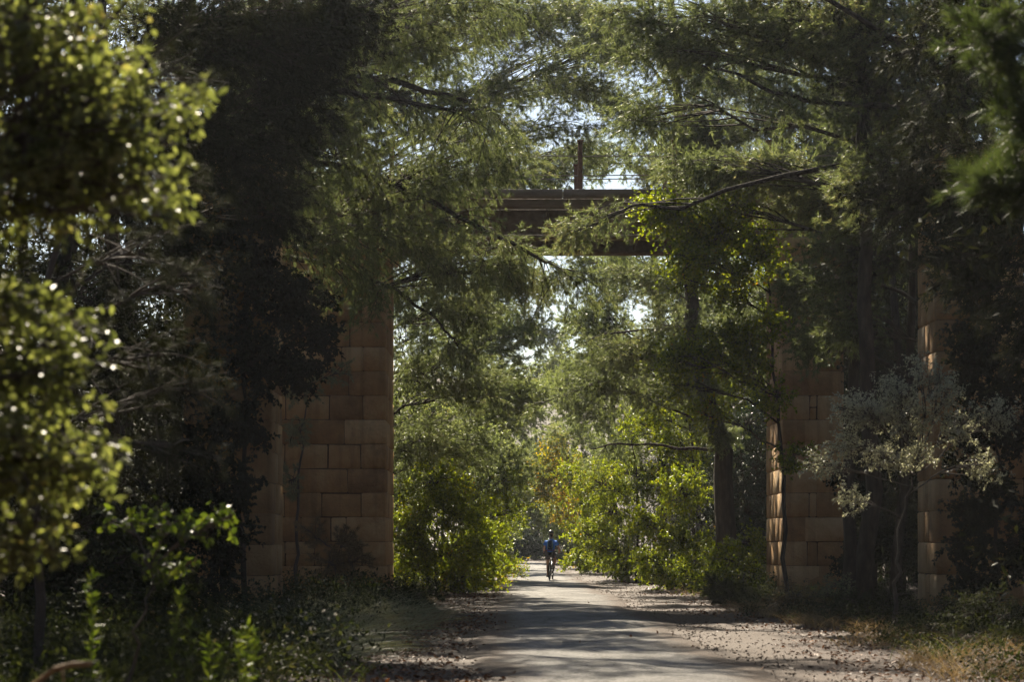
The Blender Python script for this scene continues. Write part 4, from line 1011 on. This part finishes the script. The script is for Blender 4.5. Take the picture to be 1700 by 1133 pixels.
for px, py, Y, lab, mt in ((1320, 1000, 40, 'dry yellowish bush at the foot of the right bridge pier', 'dry'), (1420, 1040, 36, 'scrubby low bush between the two right hand piers', 'under'), (1480, 985, 38, 'taller scrub in front of the trunks between the right hand piers', 'under'),
                           (1590, 1050, 33, 'straggly bush right of the near pier foot', 'under'), (1650, 990, 32, 'upright dark bush at the right edge under the grey bush', 'under'), (1390, 960, 42, 'grey twiggy bush against the right bridge pier face', 'feather')):
    p = at(px, py, Y); x = p[0]; zt = max(p[2], .5)
    tree('scrub_bush', lab, 'bush', (x, Y), [(x, Y, zt * .5), (x + .05, Y, zt)],
         [((x, Y, zt * .8), (.5, .5, .3), 22), ((x - .25, Y, zt * .5), (.45, .5, .25), 16), ((x + .3, Y + .1, zt * .5), (.45, .5, .25), 16)],
         'grey', tr=0.025, limb_r=0.012, leaf_mat_=mt, wood_name='stem', leaf_name='foliage')
p0 = at(40, 1150, 9.2); p1 = at(90, 1112, 9.1); p2 = at(150, 1103, 9.0)
o = thing('dead_branch', 'broken pale dead branch with a snapped end at the lower left corner', 'branch', tuple(p0))
m_ = MB().tube(np.array([p0 + np.array([-.2, .1, -.7]), p0, p1, (p1 + p2) / 2 + np.array([0, 0, .008]), p2]), [.014, .013, .012, .012, .013], 8)
m_.obj('limb', M['dead'], o, off=p0)
MB().tube(np.array([p1 + np.array([.03, 0, .01]), p1 + np.array([.045, 0, -.06]), p1 + np.array([.03, 0, -.14])]), [.008, .006, .003], 6).obj('twig', M['dead'], o, off=p0)

# loose gravel on the shoulders and along the track
def gravel(n, xy, s0, s1):
    P = on_ground(xy) + np.array([0, 0, .01])
    s = s0 * (s1 / s0) ** rng.uniform(0, 1, (n, 1)) 
    o = np.array([[1, 0, 0], [0, 1, 0], [-1, 0, 0], [0, -1, 0], [0, 0, .7], [0, 0, -.5]], float)
    V = P[:, None] + (o[None] + rng.normal(0, .22, (n, 6, 3))) * s[:, None] * .5
    t = np.array([[0, 1, 4], [1, 2, 4], [2, 3, 4], [3, 0, 4], [1, 0, 5], [2, 1, 5], [3, 2, 5], [0, 3, 5]])
    return V.reshape(-1, 3), (t[None] + np.arange(n)[:, None, None] * 6).reshape(-1, 3)
mb = MB()
n_ = 5200
y_ = 17 * (75 / 17) ** rng.uniform(0, 1, n_)
side_ = rng.random(n_) < .72
x_ = np.where(side_, 2.3 + rng.exponential(1.0, n_), -.3 - rng.exponential(.6, n_))
x_ = np.clip(x_, -2.4, 6.0)
mb.add(*gravel(n_, np.column_stack([x_, y_]), .012, .05))
mb.add(*gravel(900, strip(900, -.5, 3.0, 17, 60), .01, .03))
M['gravel'] = solid_mat('pale_gravel', [(0.3, (0.06, 0.038, 0.025)), (0.55, (0.14, 0.1, 0.072)), (0.78, (0.36, 0.3, 0.24))], scale=25, rough=0.85, bump=0)
stuff('gravel', 'loose pale gravel scattered over the dirt shoulders', mb, M['gravel'])


# ------------------------------------------------------------------ bicycle and rider
def flat_mat(name, col, rough=0.6, spec=0.4, metal=0.0):
    c2 = tuple(min(1, v * 1.25) for v in col); c1 = tuple(v * .8 for v in col)
    return solid_mat(name, [(0.3, c1), (0.7, c2)], scale=14, rough=rough, spec=spec, bump=0.15, bscale=50, metal=metal)
M['tyre'] = flat_mat('tyre_rubber', (0.02, 0.019, 0.018), .8)
M['rim'] = flat_mat('rim_metal', (0.25, 0.25, 0.26), .35, .5, .8)
M['frame'] = flat_mat('frame_paint', (0.03, 0.032, 0.045), .35, .6)
M['saddle'] = flat_mat('saddle_black', (0.025, 0.024, 0.024), .6)
M['skin'] = flat_mat('tanned_skin', (0.42, 0.24, 0.16), .5)
M['shirt'] = flat_mat('blue_cotton', (0.08, 0.27, 0.85), .85, .2)
M['shorts'] = flat_mat('grey_brown_shorts', (0.13, 0.115, 0.12), .9, .2)
M['helmet'] = flat_mat('black_helmet', (0.02, 0.02, 0.024), .3, .6)
M['pack'] = flat_mat('navy_backpack', (0.022, 0.04, 0.07), .8, .2)
M['teal'] = flat_mat('pale_teal_webbing', (0.22, 0.38, 0.42), .6)
M['red'] = flat_mat('dark_red_webbing', (0.2, 0.02, 0.025), .6)
M['hair'] = flat_mat('dark_hair', (0.03, 0.022, 0.017), .7)
M['shoe'] = flat_mat('dark_shoe', (0.06, 0.055, 0.055), .7)

CX, CY = 1.46, 75.0
cz = float(gz(CX, CY)) + 0.05
YAW = math.radians(-7)


def ringpts(c, r, n=40, steer=0.0):
    a = np.linspace(0, 2 * math.pi, n + 1)
    return np.stack([c[0] + np.sin(steer) * r * np.cos(a), c[1] + np.cos(steer) * r * np.cos(a), c[2] + r * np.sin(a)], 1)


def build_bike():
    root = thing('bicycle', 'dark mountain bicycle ridden away along the sunlit path', 'bicycle', (CX, CY, cz), rz=YAW)
    R = .335
    ra, fa = np.array([0, -.45, R]), np.array([0, .62, R])
    for c, st in ((ra, 0), (fa, math.radians(-9))):
        t = MB().tube(ringpts(c, R - .026, 40, st), .026, 8, cap=False)
        wh = t.obj('wheel', M['tyre'], root, smooth=True)
        MB().tube(ringpts(c, R - .056, 40, st), .011, 6, cap=False).obj('rim', M['rim'], wh, smooth=True)
        s = MB()
        for k in range(24):
            a = k * 2 * math.pi / 24
            e = c + np.array([math.sin(st) * math.cos(a), math.cos(st) * math.cos(a), math.sin(a)]) * (R - .06)
            s.tube(np.array([c + np.array([.025 * (-1) ** k, 0, 0]), e]), .0016, 4, cap=False)
        s.obj('spokes', M['rim'], wh)
        MB().tube(np.array([c - np.array([.055, 0, 0]), c, c + np.array([.055, 0, 0])]), .02, 8).obj('hub', M['rim'], wh)
    bb = np.array([0, 0, .29]); st_ = np.array([0, -.17, .80]); hd = np.array([0, .43, .86]); hl = np.array([0, .46, .73])
    f = MB()
    f.tube([bb, st_], .017, 8); f.tube([st_ + np.array([0, .01, -.03]), hd + np.array([0, 0, -.02])], .018, 8); f.tube([bb, hl], .021, 8); f.tube([hd + np.array([0, -.01, .03]), hl + np.array([0, 0, -.02])], .022, 8)
    for s in (-1, 1):
        f.tube([bb + np.array([.03 * s, -.03, 0]), ra + np.array([.062 * s, 0, 0])], .010, 6)
        f.tube([st_ + np.array([.03 * s, -.01, -.05]), ra + np.array([.062 * s, 0, 0])], .009, 6)
    f.obj('frame', M['frame'], root, smooth=True)
    k = MB()
    k.tube([hl + np.array([-.06, .01, -.01]), hl + np.array([.06, .01, -.01])], .018, 8)
    for s in (-1, 1): k.tube([hl + np.array([.055 * s, .012, -.01]), fa + np.array([.06 * s, 0, 0])], .016, 8)
    k.obj('fork', M['frame'], root, smooth=True)
    MB().tube([st_ - np.array([0, 0, .1]), np.array([0, -.21, .93])], .014, 8).obj('seat_post', M['rim'], root, smooth=True)
    s = MB(); s.tube(np.array([[0, -.36, .955], [0, -.3, .965], [0, -.2, .96], [0, -.06, .955]]), [.05, .075, .05, .02], 10)
    s.obj('saddle', M['saddle'], root, smooth=True)
    h = MB(); h.tube([hd, hd + np.array([0, .02, .12])], .016, 8); h.tube([hd + np.array([0, .02, .12]), hd + np.array([0, .09, .15])], .016, 8)
    h.tube(np.array([[-.33, .47, 1.0], [-.15, .51, 1.0], [0, .52, 1.0], [.15, .51, 1.0], [.33, .47, 1.0]]), .014, 8)
    hb = h.obj('handlebar', M['frame'], root, smooth=True)
    for sg in (-1, 1):
        MB().tube(np.array([[sg * .345, .466, 1.0], [sg * .22, .494, 1.0]]), .019, 8).obj('grip', M['tyre'], hb, smooth=True)
    for sg, dz in ((-1, -.17), (1, .17)):
        MB().tube([bb + np.array([.045 * sg, 0, 0]), bb + np.array([.07 * sg, 0, dz])], .012, 6).obj('crank', M['rim'], root)
        p = MB(); p.box((min(.075 * sg, .17 * sg), -.045, bb[2] + dz - .012), (max(.075 * sg, .17 * sg), .045, bb[2] + dz + .012)); p.obj('pedal', M['saddle'], root, bevel=.004)
    g = MB(); g.tube(ringpts(bb + np.array([.05, 0, 0]), .085, 24), .006, 5, cap=False); g.obj('chainring', M['rim'], root)
    MB().box((-.02, -.235, .84), (.02, -.215, .9)).obj('rear_light', M['red'], root, bevel=.004)


def skin_obj(name, chains, mat, parent, root_i=0, sub=2):
    """chains of (point, radius) welded at shared points -> one skinned continuous surface"""
    pts, rad, edges, key = [], [], [], {}
    def vid(p, r):
        k = tuple(round(c, 4) for c in p)
        if k not in key:
            key[k] = len(pts); pts.append(k); rad.append(r)
        return key[k]
    for ch in chains:
        ids = [vid(p, r) for p, r in ch]
        edges += [(a, b) for a, b in zip(ids, ids[1:])]
    me = bpy.data.meshes.new(name); me.from_pydata(pts, edges, [])
    o = link(bpy.data.objects.new(name, me)); o.parent = parent
    me.materials.append(mat)
    sk = o.modifiers.new('skin', 'SKIN'); sk.use_smooth_shade = True
    for i, v in enumerate(me.skin_vertices[0].data):
        r = rad[i]; v.radius = r if isinstance(r, tuple) else (r, r)
        v.use_root = (i == root_i)
    o.modifiers.new('smooth', 'SUBSURF').levels = sub
    o.modifiers['smooth'].render_levels = sub
    return o


def build_person():
    root = thing('person', 'cyclist in a blue T-shirt and black helmet seen from behind riding away', 'person', (CX, CY, cz), rz=YAW)
    pel, waist, chest, nb, hb_ = (0, -.2, 1.0), (0, -.13, 1.17), (0, .02, 1.40), (0, .1, 1.52), (0, .14, 1.62)
    ch = [[(pel, (.14, .11)), (waist, (.135, .1)), (chest, (.16, .11)), (nb, .068), (hb_, .066), ((0, .155, 1.70), (.078, .095)), ((0, .145, 1.765), (.076, .092)), ((0, .135, 1.82), .045)],
          [(hb_, .06), ((0, .235, 1.655), .03)], [((0, .155, 1.70), (.078, .095)), ((0, .26, 1.70), .016)]]
    for s in (-1, 1):
        ch.append([((0, .155, 1.70), (.078, .095)), ((.082 * s, .15, 1.70), .018)])
        sh, el, wr = (.19 * s, .06, 1.43), (.285 * s, .2, 1.2), (.285 * s, .42, 1.055)
        pm = (.285 * s, .465, 1.04)
        ch.append([(chest, (.16, .11)), (sh, .062), ((.245 * s, .13, 1.31), .048), (el, .04), ((.288 * s, .3, 1.13), .036), (wr, .026), (pm, .03)])
        for k, dx in enumerate((-.033, -.011, .011, .033)):
            l = (.9, 1.0, .95, .78)[k]
            ch.append([(pm, .03), ((.285 * s + dx, .465 + .038 * l, 1.035), .0095), ((.285 * s + dx, .465 + .055 * l, 1.0), .0088), ((.285 * s + dx, .465 + .03, .975), .0078)])
        ch.append([(pm, .03), ((.285 * s - .045 * s, .47, 1.02), .0105), ((.285 * s - .055 * s, .488, .985), .009)])
    lh, rh = (-.1, -.18, .98), (.1, -.18, .98)
    ch.append([(pel, (.14, .11)), (lh, .092), ((-.115, .0, .79), .078), ((-.125, .16, .6), .055), ((-.125, .1, .43), .053), ((-.12, .02, .22), .034), ((-.12, -.03, .165), .036), ((-.12, .05, .145), .036), ((-.12, .13, .135), .03)])
    ch.append([(pel, (.14, .11)), (rh, .092), ((.12, .06, .93), .08), ((.135, .27, .84), .057), ((.13, .2, .7), .052), ((.12, .06, .53), .034), ((.12, .01, .49), .036), ((.12, .08, .482), .036), ((.12, .16, .478), .03)])
    skin_obj('body', ch, M['skin'], root)
    # T-shirt follows the torso, sleeves to mid upper arm
    sc_ = [[((0, -.2, .98), (.175, .14)), ((0, -.13, 1.17), (.17, .13)), ((0, .02, 1.40), (.178, .13)), ((0, .085, 1.495), .085)]]
    for s in (-1, 1):
        sc_.append([((0, .02, 1.40), (.178, .13)), ((.19 * s, .06, 1.43), .08), ((.25 * s, .135, 1.30), .07)])
    skin_obj('shirt', sc_, M['shirt'], root)
    so = [[((0, -.2, 1.0), (.165, .135)), ((-.1, -.16, .97), .112), ((-.117, .02, .775), .096)], [((0, -.2, 1.0), (.165, .135)), ((.1, -.16, .97), .112), ((.124, .1, .92), .1), ((.13, .17, .89), .09)]]
    skin_obj('shorts', so, M['shorts'], root)
    for s, a, b in ((-1, (-.12, -.06, .155), (-.12, .16, .135)), (1, (.12, -.02, .48), (.12, .19, .475))):
        m_ = tuple((p + q) / 2 for p, q in zip(a, b))
        skin_obj('shoe', [[(a, .045), (m_, .048), (b, .035)]], M['shoe'], root)
    # helmet: vented shell
    bm = bmesh.new()
    bmesh.ops.create_uvsphere(bm, u_segments=28, v_segments=14, radius=1)
    bmesh.ops.delete(bm, geom=[v for v in bm.verts if v.co.z < -.22], context='VERTS')
    for v in bm.verts:
        a = math.atan2(v.co.x, v.co.y)
        rib = 1 + .05 * math.cos(v.co.x * 16) * max(0, v.co.z)
        v.co = Vector((v.co.x * .105 * rib, .135 + v.co.y * .14 * rib, 1.765 + v.co.z * .115 * rib))
    bmesh.ops.solidify(bm, geom=bm.faces[:], thickness=.02)
    me = bpy.data.meshes.new('helmet'); bm.to_mesh(me); bm.free()
    for p in me.polygons: p.use_smooth = True
    me.materials.append(M['helmet'])
    link(bpy.data.objects.new('helmet', me)).parent = root
    skin_obj('hair', [[((0, .09, 1.74), (.075, .05)), ((0, .075, 1.67), (.07, .045)), ((0, .075, 1.62), (.055, .03))]], M['hair'], root)
    # backpack rides on the back of the shirt
    bp = thing('backpack', 'navy backpack with pale teal straps worn on the blue shirt', 'backpack', (CX, CY, cz), rz=YAW)
    b = [[((0, -.27, 1.14), (.135, .06)), ((0, -.225, 1.27), (.13, .075)), ((0, -.15, 1.41), (.11, .065)), ((0, -.09, 1.5), (.07, .05))]]
    skin_obj('pack_body', b, M['pack'], bp)
    skin_obj('front_pocket', [[((0, -.335, 1.15), (.09, .03)), ((0, -.305, 1.25), (.085, .03))]], M['pack'], bp)
    for s in (-1, 1):
        MB().tube(np.array([[.085 * s, -.325, 1.17], [.09 * s, -.318, 1.28], [.085 * s, -.24, 1.42], [.075 * s, -.12, 1.53], [.08 * s, .0, 1.56], [.1 * s, .12, 1.5], [.12 * s, .17, 1.4]]), [.012, .014, .014, .017, .02, .02, .016], 6).obj('strap', M['teal'], bp, smooth=True)
    MB().tube(np.array([[-.19, -.12, 1.13], [-.14, -.28, 1.12], [0, -.345, 1.12], [.14, -.28, 1.12], [.19, -.12, 1.13]]), .016, 6).obj('hip_belt', M['red'], bp, smooth=True)
    MB().tube(np.array([[-.03, -.13, 1.55], [0, -.15, 1.575], [.03, -.13, 1.55]]), .007, 6).obj('grab_loop', M['teal'], bp, smooth=True)


build_bike()
build_person()


# ------------------------------------------------------------------ haze in the air
def build_haze():
    mb = MB(); mb.box((-310, -190, -3), (310, 430, 48))
    m, nt, nd, ln = new_mat('pale_haze')
    out = nd.new('ShaderNodeOutputMaterial')
    pv = nd.new('ShaderNodeVolumePrincipled')
    pv.inputs['Color'].default_value = (0.86, 0.9, 0.95, 1); pv.inputs['Density'].default_value = HAZE; pv.inputs['Anisotropy'].default_value = 0.35
    ln.new(pv.outputs[0], out.inputs['Volume'])
    o = mb.obj('haze', m); tag(o, 'thin sunlit haze hanging in the air under the trees', kind='stuff')
HAZE = 0.0002
build_haze()

# ------------------------------------------------------------------ light, sky, camera
sc = bpy.context.scene
w = bpy.data.worlds.new('World'); sc.world = w
w.use_nodes = True
nt = w.node_tree
bg = nt.nodes['Background']
sky = nt.nodes.new('ShaderNodeTexSky')
sky.sky_type = 'NISHITA'; sky.sun_disc = False
EL, AZ = math.radians(39.0), math.radians(-10.0)     # sun ahead of the camera, a touch to the left
sky.sun_elevation = EL
sky.sun_rotation = AZ
sky.air_density = 1.0; sky.dust_density = 0.7; sky.ozone_density = 1.2
nt.links.new(sky.outputs[0], bg.inputs['Color'])
bg.inputs['Strength'].default_value = 0.055

sun = bpy.data.lights.new('sun', 'SUN'); sun.energy = 5.0; sun.angle = math.radians(0.53); sun.color = (1.0, 0.89, 0.71)
so = link(bpy.data.objects.new('sun', sun))
dirv = Vector((math.sin(AZ) * math.cos(EL), math.cos(AZ) * math.cos(EL), math.sin(EL)))
so.rotation_euler = dirv.to_track_quat('Z', 'Y').to_euler()
so.location = (0, 60, 60)

cam = bpy.data.cameras.new('camera')
cam.sensor_fit = 'HORIZONTAL'; cam.sensor_width = 36.0; cam.lens = 36.0 * F / 1700.0
cam.shift_y = (HY - 566.5) / 1700.0
cam.clip_start = 0.1; cam.clip_end = 3000
cam.dof.use_dof = True; cam.dof.focus_distance = 72.0; cam.dof.aperture_fstop = 2.8
co = link(bpy.data.objects.new('camera', cam))
co.location = (0, 0, EYE); co.rotation_euler = (math.radians(90), 0, 0)
sc.camera = co

sc.render.engine = 'CYCLES'
cy = sc.cycles
cy.max_bounces = 8; cy.diffuse_bounces = 4; cy.glossy_bounces = 2; cy.transmission_bounces = 5; cy.transparent_max_bounces = 8
cy.sample_clamp_indirect = 6.0
cy.use_denoising = True
try:
    cy.denoiser = 'OPENIMAGEDENOISE'
except Exception:
    pass
sc.view_settings.view_transform = 'Standard'; sc.view_settings.look = 'None'
sc.view_settings.exposure = 1.25; sc.view_settings.gamma = 1.0
sc.view_settings.use_curve_mapping = False
